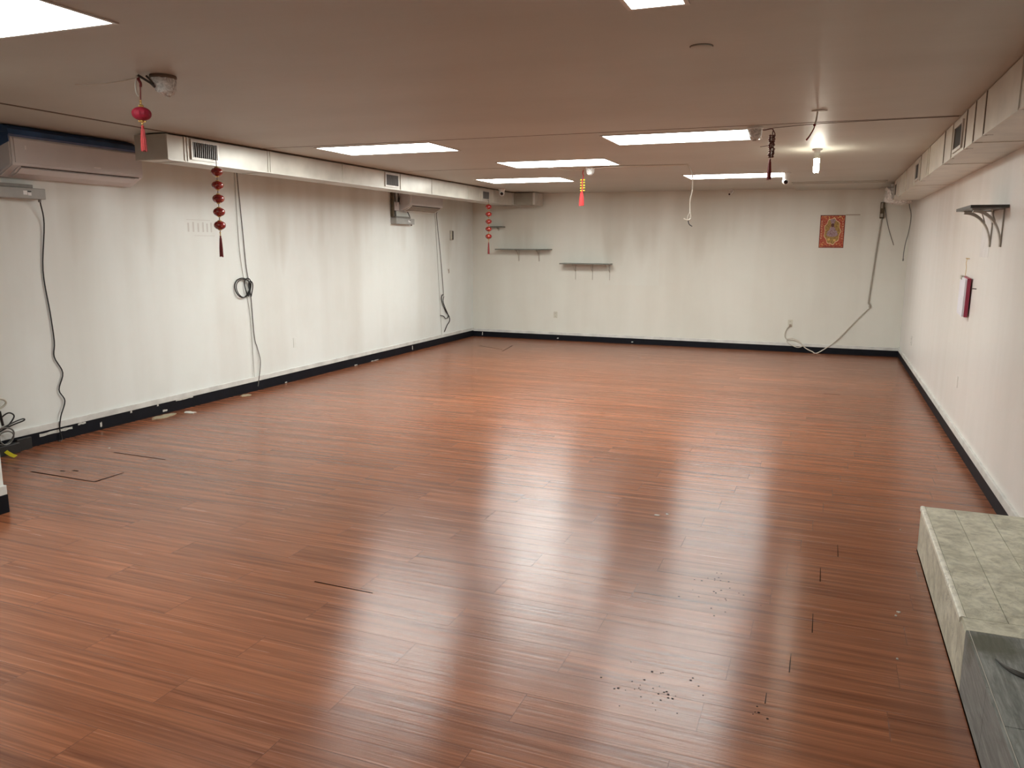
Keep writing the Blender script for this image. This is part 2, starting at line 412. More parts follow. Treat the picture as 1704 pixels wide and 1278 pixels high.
# pier at the left edge of the view
struct(MB().box((-5.35, 2.7, 0), (-4.768, 3.35, ZC), 0.004).build('wall_pier', 'wall_l'))
struct(MB().box((-5.35, 2.69, 0), (-4.752, 3.362, 0.118), 0.004).build('baseboard_pier', 'base'))
struct(MB().box((-5.35, 2.69, 0.118), (-4.754, 3.360, 0.178), 0.004).build('trim_5', 'ledge'))

# open plank gaps in the floor
def gap(pts, wd=0.008):
    m_ = MB()
    for (a, b) in zip(pts, pts[1:]):
        a = Vector((*a, 0)); b = Vector((*b, 0)); d = (b-a).normalized(); nn = Vector((-d.y, d.x, 0))*wd/2
        q = [a+nn, a-nn, b-nn*0.6, b+nn*0.6]
        m_.prism([(v.x, v.y) for v in q], -0.001, 0.0012, 'z')
    return part(m_, 'plank_gap', 'gap', fl, label='dark open gap between floor planks')
gap([(-5.463, 4.06), (-4.805, 4.045), (-4.80, 4.30)], 0.016)
gap([(-5.348, 4.713), (-4.794, 4.701)], 0.013)
gap([(-2.323, 3.193), (-1.977, 3.185)], 0.008)
gap([(-5.454, 12.40), (-4.88, 12.05)], 0.014)
gap([(-4.926, 12.63), (-4.80, 11.83)], 0.014)
gap([(0.062, 9.867), (0.25, 9.86)], 0.012)
for (x, y0, y1) in [(0.167, 4.56, 4.75), (0.078, 4.165, 4.356), (0.05, 3.565, 3.765), (-0.03, 3.173, 3.331), (-0.105, 2.904, 2.981)]:
    gap([(x, y0), (x, y1)], 0.004)
gap([(-5.20, 4.20), (-5.15, 4.205)], 0.02); gap([(-5.28, 4.16), (-5.24, 4.165)], 0.015)
# spatter spots on the floor
sp = MB()
for (cx, cy, sx, sy, n) in [(-0.50, 2.82, 0.16, 0.16, 34), (-0.42, 3.85, 0.13, 0.22, 26), (-0.10, 2.85, 0.05, 0.05, 5)]:
    for i in range(n):
        x = random.gauss(cx, sx*0.6); y = random.gauss(cy, sy*0.6); r = random.uniform(0.002, 0.0055)
        sp.lathe([(r, 0.0), (r*0.8, 0.0012)], (x, y, 0), 7)
tag(part(sp, 'dried_spatter', 'gap', fl), kind='stuff')

# ------------------------------------------------------------ lights
def troffer(x0, x1, y0, y1, label, f=0.018):
    t = thing('ceiling_light', ((x0+x1)/2, (y0+y1)/2, ZC), label, 'ceiling light', None)
    z0 = ZC - 0.006
    m_ = MB()
    m_.box((x0-f, y0-f, z0), (x1+f, y0, ZC)).box((x0-f, y1, z0), (x1+f, y1+f, ZC))
    m_.box((x0-f, y0, z0), (x0, y1, ZC)).box((x1, y0, z0), (x1+f, y1, ZC))
    part(m_, 'light_frame', 'vent_frame', t)
    part(MB().box((x0, y0, ZC-0.003), (x1, y1, ZC)), 'diffuser', 'panel', t)
    return t
troffer(-4.05, -2.835, 2.05, 2.665, 'large glowing ceiling panel at top left, nearest the camera')
troffer(-0.768, -0.565, 2.0, 3.215, 'narrow glowing ceiling panel cut by the top edge near the round cover plate')
troffer(-4.60, -3.40, 6.62, 7.24, 'glowing ceiling panel nearest the left duct, between its first two vents')
troffer(-1.82, -0.60, 6.70, 7.31, 'glowing ceiling panel beside the wrapped dome and dark beaded ornament')
troffer(-3.48, -2.26, 8.41, 9.06, 'glowing ceiling panel above the small red and yellow tassel')
troffer(-4.65, -3.43, 10.47, 11.15, 'farthest left ceiling panel, near the back corner duct')
troffer(-1.80, -0.57, 10.66, 11.28, 'far ceiling panel with a white turret camera at its right end')

t = thing('light_bulb', (-0.155, 8.25, ZC), 'bare lit tube bulb hanging upright from the ceiling near the right duct', 'light bulb')
part(MB().lathe([(0.045, 0), (0.045, -0.012), (0.026, -0.02), (0.024, -0.05), (0.021, -0.055)], (-0.155, 8.25, ZC), 20), 'socket', 'white', t, True)
part(MB().lathe([(0.027, -0.05), (0.030, -0.06), (0.030, -0.085), (0.024, -0.09)], (-0.155, 8.25, ZC), 20), 'ballast', 'steel', t, True)
mb = MB()
for k in range(3):
    a = 2*math.pi*k/3; c_, s_ = 0.017*math.cos(a), 0.017*math.sin(a); c2, s2 = 0.017*math.cos(a+0.95), 0.017*math.sin(a+0.95)
    mb.tube([(-0.155+c_, 8.25+s_, ZC-0.088), (-0.155+c_, 8.25+s_, ZC-0.19), (-0.155+(c_+c2)/2, 8.25+(s_+s2)/2, ZC-0.208), (-0.155+c2, 8.25+s2, ZC-0.19), (-0.155+c2, 8.25+s2, ZC-0.088)], 0.0085, 8)
part(mb, 'glowing_tube', 'bulb', t, True)

# ------------------------------------------------------------ ducts
def vent_y(t, x, y0, y1, z0, z1, sgn, nsl, opened=False):
    """register on a duct face x = const; sgn = direction into the room."""
    f = 0.022; m_ = MB()
    X0, X1 = sorted((x, x + sgn*0.012))
    m_.box((X0, y0-f, z0-f), (X1, y1+f, z0)).box((X0, y0-f, z1), (X1, y1+f, z1+f))
    m_.box((X0, y0-f, z0), (X1, y0, z1)).box((X0, y1, z0), (X1, y1+f, z1))
    v = part(m_, 'air_vent', 'vent_frame', t)
    A, B = sorted((x - sgn*0.0, x + sgn*0.003))
    part(MB().box((A, y0, z0), (B, y1, z1)), 'vent_opening', 'vent_dark', v)
    if not opened:
        s_ = MB()
        for k in range(nsl):
            yy = y0 + (y1-y0)*(k+0.5)/nsl
            s_.box((min(x, x+sgn*0.011), yy-0.0035, z0), (max(x, x+sgn*0.011), yy+0.0035, z1))
        part(s_, 'slat_grille', 'slat', v)
    return v
DL0, DL1 = -5.49, -5.15
t = thing('air_duct', (DL1, 5.30, 2.385), 'long pale rectangular air duct along the left wall with three vents', 'air duct')
mb = MB().box((DL0, 5.30, 2.385), (DL1, 13.15, ZC-0.012), 0.004)
part(mb, 'duct_body', 'duct', t)
for y in (5.31, 5.50, 5.535, 6.60, 6.635, 7.9, 9.22, 10.1, 11.3, 11.75, 12.3):
    part(MB().box((DL0-0.006, y-0.007, 2.381), (DL1+0.006, y+0.007, ZC-0.010), 0.002), 'seam_cleat', 'duct', t)
part(MB().box((DL1-0.004, 5.32, 2.379), (DL1+0.005, 13.1, 2.389)), 'bottom_edge', 'vent_frame', t)
for y in (5.6, 7.2, 8.8, 10.4, 12.0): part(MB().box((DL0-0.004, y, ZC-0.05), (DL0, y+0.03, ZC)), 'hanger_strap', 'steel', t)
vent_y(t, DL1, 5.59, 5.885, 2.428, 2.555, 1, 12)
vent_y(t, DL1, 8.85, 9.15, 2.425, 2.552, 1, 11)
vent_y(t, DL1, 11.85, 12.10, 2.422, 2.535, 1, 8)
t = thing('duct_elbow', (-5.0, 13.2, 2.39), 'short dull grey duct branch across the back wall at the left duct end', 'air duct')
part(MB().box((-5.50, 13.16, 2.388), (-4.74, 13.56, ZC-0.014), 0.005), 'duct_body', 'dull_metal', t)
part(MB().box((-4.775, 13.152, 2.380), (-4.735, 13.568, ZC-0.012), 0.002), 'seam_cleat', 'vent_frame', t)
part(MB().box((-5.152, 13.152, 2.380), (-5.13, 13.568, ZC-0.012), 0.002), 'seam_cleat', 'vent_frame', t)

DR = 0.80
t = thing('air_duct', (DR, 3.0, 2.34), 'long cream rectangular air duct along the right wall with open vents', 'air duct')
part(MB().box((DR, -1.5, 2.342), (XR, 12.55, ZC-0.006), 0.004), 'duct_body', 'duct_r', t)
for y in (3.2, 4.55, 5.50, 5.86, 6.20, 6.83, 7.27, 8.28, 8.42, 9.02, 9.62, 10.6, 11.5, 12.45):
    part(MB().box((DR-0.007, y-0.009, 2.338), (XR if y in (3.2, 5.86, 7.27, 9.62) else DR+0.02, y+0.009, ZC-0.008), 0.002), 'seam_cleat', 'duct_r', t)
    if y in (5.50, 5.86, 6.20, 7.27, 9.02, 12.45): part(MB().box((DR-0.004, y-0.015, 2.341), (DR+0.05, y-0.009, ZC-0.010)), 'seam_gap', 'seam', t)
part(MB().box((DR-0.003, -1.4, 2.340), (DR+0.008, 12.5, 2.347)), 'bottom_edge', 'duct_r', t)
vent_y(t, DR, 6.33, 6.68, 2.385, 2.53, -1, 0, True)
vent_y(t, DR, 9.13, 9.45, 2.385, 2.53, -1, 0, True)
vent_y(t, DR, 11.95, 12.25, 2.385, 2.53, -1, 0, True)
t = thing('wrapped_duct_end', (0.86, 12.9, 2.29), 'crumpled plastic bag wrapped over the far end of the right duct', 'plastic wrap')
mb = MB()
g = bmesh.ops.create_icosphere(mb.bm, subdivisions=4, radius=1)
rn = random.Random(3)
for v in g['verts']:
    n_ = v.co.copy(); k = 1 + 0.07*math.sin(9*n_.x+5*n_.z) + 0.06*math.sin(13*n_.y+7*n_.x+2) + rn.uniform(-0.03, 0.03)
    q = Vector([math.copysign(abs(c_)**0.6, c_) for c_ in n_])*k
    v.co = Vector((0.90 + q.x*0.19, 12.86 + q.y*0.27, 2.435 + q.z*0.13))
part(mb, 'plastic_bag', 'bag', t, True)

# ------------------------------------------------------------ air conditioners
def air_con(y0, y1, label, film, openout, zb=2.205):
    t = thing('air_conditioner', (XL, (y0+y1)/2, zb), label, 'air conditioner')
    x = XL; z = zb
    prof = [(x, z+0.01), (x+0.05, z), (x+0.205, z+0.085), (x+0.212, z+0.12), (x+0.208, z+0.28), (x+0.196, z+0.315), (x+0.165, z+0.335), (x, z+0.335)]
    m_ = MB().prism(prof, y0, y1, 'y')
    es = [e for e in m_.bm.edges if all(abs(v.co.y-y0) < 1e-5 for v in e.verts) or all(abs(v.co.y-y1) < 1e-5 for v in e.verts)]
    bmesh.ops.bevel(m_.bm, geom=es, offset=0.012, segments=3, affect='EDGES')
    part(m_, 'housing', 'ac', t, True)
    pr = [(x+0.2105, z+0.105), (x+0.2155, z+0.105), (x+0.2155, z+0.285), (x+0.2065, z+0.300), (x+0.205, z+0.28)]
    part(MB().prism(pr, y0+0.035, y1-0.02, 'y'), 'front_panel', 'ac', t, False)
    # outlet on the slanted underside
    def onslant(s0, off):   # s0 0..1 from the back to the front
        a = Vector((x+0.05, z)); b = Vector((x+0.205, z+0.085)); d = b-a; nn = Vector((d.y, -d.x)).normalized()
        p = a + d*s0 + nn*off; return (p.x, p.y)
    o = part(MB().prism([onslant(0.12, -0.03), onslant(0.12, 0.0025), onslant(0.55, 0.0115), onslant(0.93, 0.0025), onslant(0.93, -0.03)], y0+0.07, y1-0.07, 'y'), 'air_outlet', 'ac_dark' if openout else 'ac', t)
    if openout:
        for k in range(4):
            s0 = 0.18 + 0.2*k
            part(MB().prism([onslant(s0, 0.010), onslant(s0, 0.016), onslant(s0+0.13, 0.018), onslant(s0+0.13, 0.012)], y0+0.085, y1-0.085, 'y'), 'louver', 'louver', o)
        for yy in (y0+0.05, y1-0.07): part(MB().prism([onslant(0.06, 0), onslant(0.06, 0.012), onslant(0.5, 0.021), onslant(0.98, 0.012), onslant(0.98, 0)], yy, yy+0.02, 'y'), 'outlet_rim', 'white', o)
        part(MB().prism([onslant(0.0, 0), onslant(0.0, 0.012), onslant(0.12, 0.014), onslant(0.12, 0)], y0+0.05, y1-0.05, 'y'), 'outlet_lip', 'white', o)
    else:
        part(MB().prism([onslant(0.2, 0.006), onslant(0.2, 0.012), onslant(0.55, 0.020), onslant(0.9, 0.012), onslant(0.9, 0.006)], y0+0.09, y1-0.09, 'y'), 'louver', 'ac', o)
        part(MB().prism([onslant(0.93, 0.001), onslant(0.93, 0.005), onslant(0.97, 0.005), onslant(0.97, 0.001)], y0+0.09, y1-0.05, 'y'), 'outlet_gap', 'ac_dark', o)
        part(MB().box((x+0.214, y1-0.545, z+0.125), (x+0.2165, y1-0.475, z+0.133)), 'badge', 'logo', t)
        part(MB().box((x+0.214, y0+0.12, z+0.21), (x+0.2165, y0+0.135, z+0.24)), 'indicator', 'logo', t)
    if film:
        pr = [(x+0.002, z+0.335), (x+0.10, z+0.334), (x+0.185, z+0.332), (x+0.212, z+0.30), (x+0.222, z+0.315), (x+0.214, z+0.355), (x+0.16, z+0.388), (x+0.002, z+0.388)]
        part(MB().prism(pr, y0-0.01, y1-0.06, 'y'), 'protective_film', 'film', t, False, 'dark blue film along the top of the unit')
        part(MB().prism([(x+0.02, z+0.20), (x+0.207, z+0.26), (x+0.203, z+0.335), (x+0.02, z+0.335)], y0-0.006, y0+0.002, 'y'), 'protective_film', 'film', t)
    return t
air_con(4.50, 5.80, 'large grey white wall air conditioner with blue film on top, upper left', True, False)
air_con(10.90, 12.02, 'farther wall air conditioner half hidden under the left duct, outlet open', False, True)

def pump(y0, y1, z0, label, cov_y, cov_z0, cov_z1, big):
    t = thing('condensate_pump', (XL, (y0+y1)/2, z0), label, 'pump')
    x = XL; h = 0.085
    part(MB().box((x+0.001, y0, z0), (x+0.10, y1, z0+h), 0.006), 'pump_body', 'pump', t)
    part(MB().box((x+0.001, y0+0.02, z0+h), (x+0.088, y1-0.10, z0+h+0.028), 0.005), 'pump_lid', 'pump_lid', t)
    part(MB().box((x+0.10, y1-0.20, z0+0.030), (x+0.1015, y1-0.165, z0+0.062)).box((x+0.10, y1-0.160, z0+0.026), (x+0.1015, y1-0.13, z0+0.050)), 'sticker', 'logo', t)
    part(MB().box((x+0.10, y1-0.162, z0+0.053), (x+0.1012, y1-0.13, z0+0.062)), 'switch', 'black', t)
    part(MB().lathe([(0.012, 0), (0.012, -0.02), (0.008, -0.022)], (x+0.06, y1-0.03, z0), 10), 'cord_outlet', 'pump_lid', t)
    if big:
        t2 = thing('line_cover', (x, cov_y, cov_z0), 'square pipe cover left of the large air conditioner', 'pipe cover')
        part(MB().box((x, cov_y-0.20, cov_z0), (x+0.08, cov_y+0.05, cov_z1), 0.006), 'cover_box', 'ac', t2)
        part(MB().box((x, cov_y-0.21, cov_z1-0.03), (x+0.09, cov_y+0.06, cov_z1), 0.004), 'cover_cap', 'ac', t2)
        part(MB().tube([(x+0.045, cov_y-0.06, cov_z0), (x+0.05, cov_y-0.05, cov_z0-0.05), (x+0.055, cov_y-0.03, z0+0.10)], 0.024, 12), 'drain_pipe', 'white', t2, True)
        part(MB().tube([(x+0.045, cov_y-0.13, cov_z0), (x+0.045, cov_y-0.12, z0+0.10)], 0.018, 10), 'insulated_pipe', 'grey_cord', t2, True)
        part(MB().tube([(x+0.06, cov_y-0.095, cov_z0), (x+0.065, cov_y-0.085, z0+0.10)], 0.010, 10), 'dark_tube', 'black', t2, True)
    else:
        t2 = thing('refrigerant_pipes', (x, cov_y, cov_z0), 'taped pipes and wires dropping from the left duct beside the farther air conditioner', 'pipes')
        part(MB().tube([(x+0.03, cov_y-0.06, ZC), (x+0.035, cov_y-0.06, 2.3), (x+0.03, cov_y-0.05, z0+0.10)], 0.024, 10), 'insulated_pipe', 'brown', t2, True)
        part(MB().tube([(x+0.03, cov_y+0.01, ZC), (x+0.04, cov_y+0.02, 2.35), (x+0.03, cov_y+0.03, 2.2), (x+0.04, cov_y+0.02, z0+0.10)], 0.016, 10), 'drain_pipe', 'grey_cord', t2, True)
        part(MB().tube([(x+0.03, cov_y+0.12, ZC), (x+0.03, cov_y+0.13, 2.42), (x+0.03, cov_y+0.20, 2.27), (x+0.04, cov_y+0.38, 2.20), (x+0.05, cov_y+0.46, z0+0.10)], 0.007, 8), 'black_wire', 'black', t2, True)
        part(MB().tube([(x+0.03, cov_y+0.20, ZC), (x+0.03, cov_y+0.17, 2.4), (x+0.03, cov_y+0.14, 2.31)], 0.007, 8), 'black_wire', 'black', t2, True)
        part(MB().box((x, cov_y-0.02, 2.20), (x+0.05, cov_y+0.12, 2.33), 0.006), 'wire_box', 'ac', t2)
    return t
pump(4.20, 4.862, 2.045, 'grey condensate pump below the large air conditioner, black cord hanging', 4.53, 2.255, 2.50, True)
pump(10.67, 11.235, 2.005, 'small grey condensate pump under the pipes by the farther air conditioner', 10.73, 2.10, 2.5, False)

# ------------------------------------------------------------ cords on the left wall
o = MB().tube([(XL+0.06, 4.835, 2.03), (XL+0.02, 4.885, 1.85), (XL+0.010, 4.842, 1.466), (XL+0.010, 4.871, 1.11), (XL+0.010, 4.885, 0.86), (XL+0.010, 4.87, 0.73), (XL+0.010, 4.938, 0.582), (XL+0.012, 4.885, 0.44), (XL+0.014, 4.930, 0.335), (XL+0.022, 4.871, 0.21), (XL+0.026, 4.845, 0.10), (XL+0.035, 4.85, 0.008), (XL+0.05, 4.80, 0.006)], 0.0052).build('power_cord', 'black', None, True, (XL, 4.87, 1.0))
tag(o, 'wavy black cord hanging from the grey pump down the left wall to the floor', 'cord')
t = thing('power_cord', (XL, 7.4, 1.2), 'black cord with a round coil halfway down the left wall', 'cord')
part(MB().tube([(XL+0.010, 7.306, 2.585), (XL+0.010, 7.308, 2.45), (XL+0.010, 7.35, 1.90), (XL+0.010, 7.379, 1.465), (XL+0.012, 7.41, 1.27), (XL+0.012, 7.425, 1.15), (XL+0.010, 7.439, 1.054), (XL+0.010, 7.46, 0.636), (XL+0.012, 7.50, 0.50), (XL+0.020, 7.533, 0.344), (XL+0.022, 7.50, 0.17), (XL+0.018, 7.47, 0.05)], 0.0046), 'cord', 'grey_cord', t, True)
ring = lambda cy, cz, ry, rz, x, k0=0: [(x + 0.01*math.sin(a*2), cy + ry*math.cos(a), cz + rz*math.sin(a)) for a in [2*math.pi*k/14 for k in range(14)]]
part(MB().tube(ring(7.29, 1.205, 0.125, 0.108, XL+0.02), 0.0065, closed=True).tube(ring(7.295, 1.20, 0.118, 0.100, XL+0.032), 0.005, closed=True), 'coil', 'black', t, True)
part(MB().tube(ring(7.375, 1.21, 0.05, 0.100, XL+0.026), 0.006, closed=True).tube(ring(7.41, 1.19, 0.03, 0.085, XL+0.036), 0.006, closed=True), 'coil', 'black', t, True)
o = MB().tube([(XL+0.008, 7.27, 2.585), (XL+0.008, 7.29, 1.6), (XL+0.008, 7.40, 0.95), (XL+0.010, 7.42, 0.45), (XL+0.022, 7.41, 0.17)], 0.0035).build('drain_tube', 'tube', None, True, (XL, 7.3, 1.2))
tag(o, 'thin pale tube running down the left wall beside the coiled black cord', 'tube')
t = thing('power_cord', (XL, 12.3, 1.2), 'thin dark cord hanging from the farther air conditioner with tangled end', 'cord')
part(MB().tube([(XL+0.10, 12.0, 2.235), (XL+0.04, 12.14, 2.225), (XL+0.012, 12.175, 2.15), (XL+0.012, 12.295, 1.569), (XL+0.012, 12.39, 0.98), (XL+0.014, 12.40, 0.83)], 0.0055), 'cord', 'grey_cord', t, True)
part(MB().tube([(XL+0.012, 12.40, 0.85), (XL+0.016, 12.34, 0.84), (XL+0.02, 12.31, 0.77), (XL+0.02, 12.38, 0.66), (XL+0.02, 12.48, 0.55), (XL+0.02, 12.60, 0.46), (XL+0.03, 12.60, 0.38), (XL+0.02, 12.52, 0.31), (XL+0.015, 12.42, 0.205)], 0.008).tube([(XL+0.02, 12.40, 0.82), (XL+0.03, 12.35, 0.74), (XL+0.03, 12.43, 0.62), (XL+0.03, 12.55, 0.47), (XL+0.02, 12.47, 0.43), (XL+0.02, 12.38, 0.48), (XL+0.015, 12.27, 0.50)], 0.007), 'tangled_end', 'black', t, True)
o = MB().tube([(XL+0.008, 12.10, 2.22), (XL+0.008, 12.13, 2.1), (XL+0.008, 12.238, 1.065), (XL+0.022, 12.30, 0.17)], 0.004).build('drain_tube', 'tube', None, True, (XL, 12.2, 1.2))
tag(o, 'thin pale tube down the left wall beside the tangled cord end', 'tube')

# cable bundle at the left edge
t = thing('cable_bundle', (XL, 4.33, 0), 'knot of black cables on the floor at the lower left edge', 'cables')
X = XL + 0.035
part(MB().tube([(X, 4.26, 0.24), (X, 4.335, 0.31), (X+0.01, 4.39, 0.335), (X+0.01, 4.43, 0.30), (X, 4.39, 0.24), (X, 4.33, 0.21)], 0.006), 'black_cable', 'black', t, True)
part(MB().tube([(X, 4.27, 0.20), (X+0.01, 4.40, 0.245), (X+0.01, 4.50, 0.262), (X+0.015, 4.505, 0.248), (X+0.01, 4.40, 0.228), (X, 4.27, 0.185)], 0.006), 'black_cable', 'black', t, True)
part(MB().tube([(X, 4.32, 0.36), (X, 4.335, 0.24)], 0.010), 'black_cable', 'black', t, True)
part(MB().tube(ring(4.32, 0.155, 0.085, 0.07, X+0.02), 0.0065, closed=True).tube(ring(4.33, 0.14, 0.06, 0.055, X+0.035), 0.006, closed=True), 'grey_loop', 'grey_cord', t, True)
part(MB().box((XL+0.02, 4.15, 0.0), (XL+0.085, 4.43, 0.085), 0.008).box((XL+0.02, 4.43, 0.0), (XL+0.05, 4.56, 0.10), 0.004), 'adapter_box', 'black', t)
cv = [(-5.985 + 0.0*k, 4.20) for k in range(1)]
mb = MB()
pts = [(-6.10, 4.305, 0.060), (-6.06, 4.300, 0.040), (-6.02, 4.297, 0.026), (-5.975, 4.293, 0.015), (-5.93, 4.290, 0.010)]
for a, b in zip(pts, pts[1:]):
    a = Vector(a); b = Vector(b); wv = Vector((0.002, 0.014, 0.006)); th = Vector((0, 0, 0.003))
    vs = [mb.bm.verts.new(p) for p in (a-wv, a+wv, b+wv, b-wv, a-wv+th, a+wv+th, b+wv+th, b-wv+th)]
    for f_ in ((0, 1, 2, 3), (4, 5, 6, 7), (0, 1, 5, 4), (1, 2, 6, 5), (2, 3, 7, 6), (3, 0, 4, 7)): mb.bm.faces.new([vs[i] for i in f_])
o = mb.build('cable_tag', 'yellow', None, False, (-6.0, 4.30, 0.0))
tag(o, 'bright yellow plastic tag lying on the floor by the black cables', 'tag')
t = thing('wall_outlet', (XL, 4.34, 0.41), 'ivory outlet with cream cord loop at the left edge above black cables', 'outlet')
part(MB().box((XL, 4.22, 0.37), (XL+0.008, 4.345, 0.47), 0.003), 'cover_plate', 'ivory', t)
part(MB().tube([(XL+0.012, 4.27, 0.455), (XL+0.03, 4.35, 0.455), (XL+0.03, 4.385, 0.42), (XL+0.02, 4.35, 0.385), (XL+0.012, 4.27, 0.365)], 0.008), 'cord_loop', 'ivory', t, True)

# ------------------------------------------------------------ outlets and small wall things
def outlet(axis, a, z, label, w_=0.072, h_=0.115, mat='ivory', sockets=True, sgn=1):
    """axis 'x': on left (sgn 1) or right (sgn -1) wall, a = y.  axis 'y': on the back wall, a = x."""
    if axis == 'x': x = XL if sgn > 0 else XR; loc = (x, a, z)
    else: loc = (a, YB, z)
    t = thing('wall_outlet', loc, label, 'outlet')
    def bx(u0, u1, z0, z1, d0, d1, bev=0.0):
        if axis == 'x':
            X0, X1 = sorted((x + sgn*d0, x + sgn*d1)); return ((X0, a+u0, z+z0), (X1, a+u1, z+z1), bev)
        return ((a+u0, YB-d1, z+z0), (a+u1, YB-d0, z+z1), bev)
    part(MB().box(*bx(-w_/2, w_/2, -h_/2, h_/2, 0, 0.006, 0.002)), 'cover_plate', mat, t)
    if sockets:
        for s_ in (-1, 1):
            part(MB().box(*bx(-0.016, 0.016, s_*0.026-0.013, s_*0.026+0.013, 0.006, 0.008, 0.0008)), 'socket', mat, t)
            part(MB().box(*bx(-0.008, -0.005, s_*0.026-0.005, s_*0.026+0.006, 0.008, 0.0086)).box(*bx(0.005, 0.008, s_*0.026-0.005, s_*0.026+0.006, 0.008, 0.0086)), 'slot', 'black', t)
    return t
outlet('x', 8.231, 0.48, 'blank white cover plate low on the left wall between the two hanging cords', 0.075, 0.12, 'wall_l', False)
outlet('y', -4.505, 0.462, 'ivory outlet low on the back wall below the two shelves')
outlet('y', -0.489, 0.47, 'ivory outlet low on the back wall with a cream plug in it')
outlet('x', 11.97, 0.446, 'small white outlet low on the right wall near the far corner', 0.09, 0.125, 'white', True, -1)
outlet('x', 7.87, 0.53, 'blank white plate on the right wall below the hanging clipboard', 0.07, 0.10, 'wall_r', False, -1)

t = thing('wall_thermometer', (XL, 12.73, 1.85), 'narrow dark upright holder on the left wall near the back corner', 'wall holder')
part(MB().box((XL, 12.69, 1.775), (XL+0.022, 12.785, 1.94), 0.004), 'backing', 'steel', t)
part(MB().box((XL+0.022, 12.745, 1.785), (XL+0.032, 12.785, 1.935), 0.003), 'slot', 'shelf_dark', t)
part(MB().box((XL+0.022, 12.70, 1.80), (XL+0.026, 12.742, 1.925), 0.001), 'pale_strip', 'ivory', t)
o = MB().prism([(12.62, 1.25), (12.60, 1.29), (12.63, 1.27), (12.66, 1.29), (12.67, 1.22), (12.64, 1.20)], XL, XL+0.002, 'x').build('tape_scrap', 'louver', None, False, (XL, 12.64, 1.24))
tag(o, 'tiny tan scrap of tape on the left wall below the narrow holder', 'tape')
# faint marks left by lettering on the left wall
mk = MB()
for k, y in enumerate((6.53, 6.60, 6.67, 6.74, 6.80, 6.86)):
    mk.box((XL, y, 1.815), (XL+0.0006, y+0.022, 1.905 + 0.01*(k % 2)))
mk.box((XL, 6.52, 1.935), (XL+0.0006, 6.86, 1.94)).box((XL, 6.62, 1.775), (XL+0.0006, 6.92, 1.779))
part(mk, 'adhesive_residue', 'stain', wl, label='faint grey strokes left by removed lettering')
o = MB().prism([(-3.618, 2.176), (-2.66, 2.15), (-2.66, 1.02), (-3.60, 1.02)], YB-0.0006, YB, 'y').build('bare_patch', 'wall_b', wb, False)
o['label'] = 'faint cleaner rectangle on the wall'
nm = M['wall_b'].copy(); nm.name = 'back wall cleaner patch'; M['patch'] = nm; o.data.materials[0] = nm
for n_ in nm.node_tree.nodes:
    if n_.type == 'MIX' and not n_.inputs[6].is_linked and n_.inputs[0].is_linked: n_.inputs[6].default_value = (0.745, 0.755, 0.69, 1)

# ------------------------------------------------------------ shelves
def wedge_bracket(mb, x, y, z, d, h, w_=0.018):
    """curved bracket on the back wall under a shelf at z."""
    pts = []
    for k in range(9):
        a = math.pi/2*k/8; pts.append((y - d + d*math.sin(a)*1.0, z - h*(1-math.cos(a))))
    inner = [(p[0]+0.0, p[1]-0.016*(1-k/10)) if k < 6 else (p[0]-0.016, p[1]) for k, p in enumerate(pts)]
    mb.prism(pts + inner[::-1], x-w_/2, x+w_/2, 'x')
    mb.box((x-w_/2, y-0.006, z-h), (x+w_/2, y, z)).box((x-w_/2, y-d, z-0.006), (x+w_/2, y, z))
t = thing('wall_shelf', (-5.12, YB, 1.60), 'upper grey shelf on the back wall with two curved brackets', 'shelf')
part(MB().box((-5.60, YB-0.235, 1.612), (-4.585, YB, 1.632), 0.002), 'shelf_board', 'shelf', t)
for x in (-5.22, -4.83):
    m_ = MB(); wedge_bracket(m_, x, YB, 1.612, 0.20, 0.20); part(m_, 'bracket', 'steel', t)
t = thing('wall_shelf', (-3.95, YB, 1.38), 'lower brown grey shelf on the back wall with three thin wire brackets', 'shelf')
part(MB().box((-4.37, YB-0.25, 1.372), (-3.475, YB, 1.392), 0.002), 'shelf_board', 'shelf', t)
for x in (-4.14, -3.83, -3.52):
    part(MB().tube([(x, YB-0.24, 1.37), (x, YB-0.006, 1.37), (x, YB-0.006, 1.10)], 0.006, smooth=False).tube([(x, YB-0.22, 1.368), (x, YB-0.008, 1.24)], 0.004, smooth=False), 'bracket', 'steel', t)
t = thing('wall_shelf', (-5.66, YB, 2.02), 'tiny dark shelf high on the back wall behind the far lantern string', 'shelf')
part(MB().box((-5.76, YB-0.16, 2.012), (-5.49, YB, 2.032), 0.002), 'shelf_board', 'shelf', t)
m_ = MB(); wedge_bracket(m_, -5.62, YB, 2.012, 0.10, 0.06); part(m_, 'bracket', 'steel', t)
# right wall
t = thing('wall_shelf', (XR, 6.75, 1.975), 'short dark shelf on the right wall held by two curved brackets', 'shelf')
part(MB().box((0.905, 6.44, 1.966), (XR, 7.12, 1.988), 0.002), 'shelf_board', 'shelf_dark', t)
for y in (6.60, 7.00):
    m_ = MB(); arc = []; inn = []
    for k in range(13):
        a = math.pi/2*k/12
        arc.append((0.95 + (XR-0.004-0.95)*math.sin(a), 1.966 - 0.262*(1-math.cos(a))))
        inn.append((0.95 + 0.022 + (XR-0.012-0.95-0.006)*math.sin(a) - 0.012*k/12, 1.966 - 0.012 + 0.024 - 0.262*(1-math.cos(a))*0.95 - 0.012))
    arc2 = [(p[0]-0.008, p[1]-0.024*(1-k/14)) for k, p in enumerate(arc)]
    m_.prism(arc + arc2[::-1], y-0.020, y+0.020, 'y')
    m_.box((XR-0.006, y-0.012, 1.70), (XR, y+0.012, 1.966)).box((0.94, y-0.012, 1.960), (XR, y+0.012, 1.966))
    m_.tube([(1.06, y, 1.962), (1.09, y, 1.88)], 0.004, smooth=False)
    part(m_, 'bracket', 'steel', t)

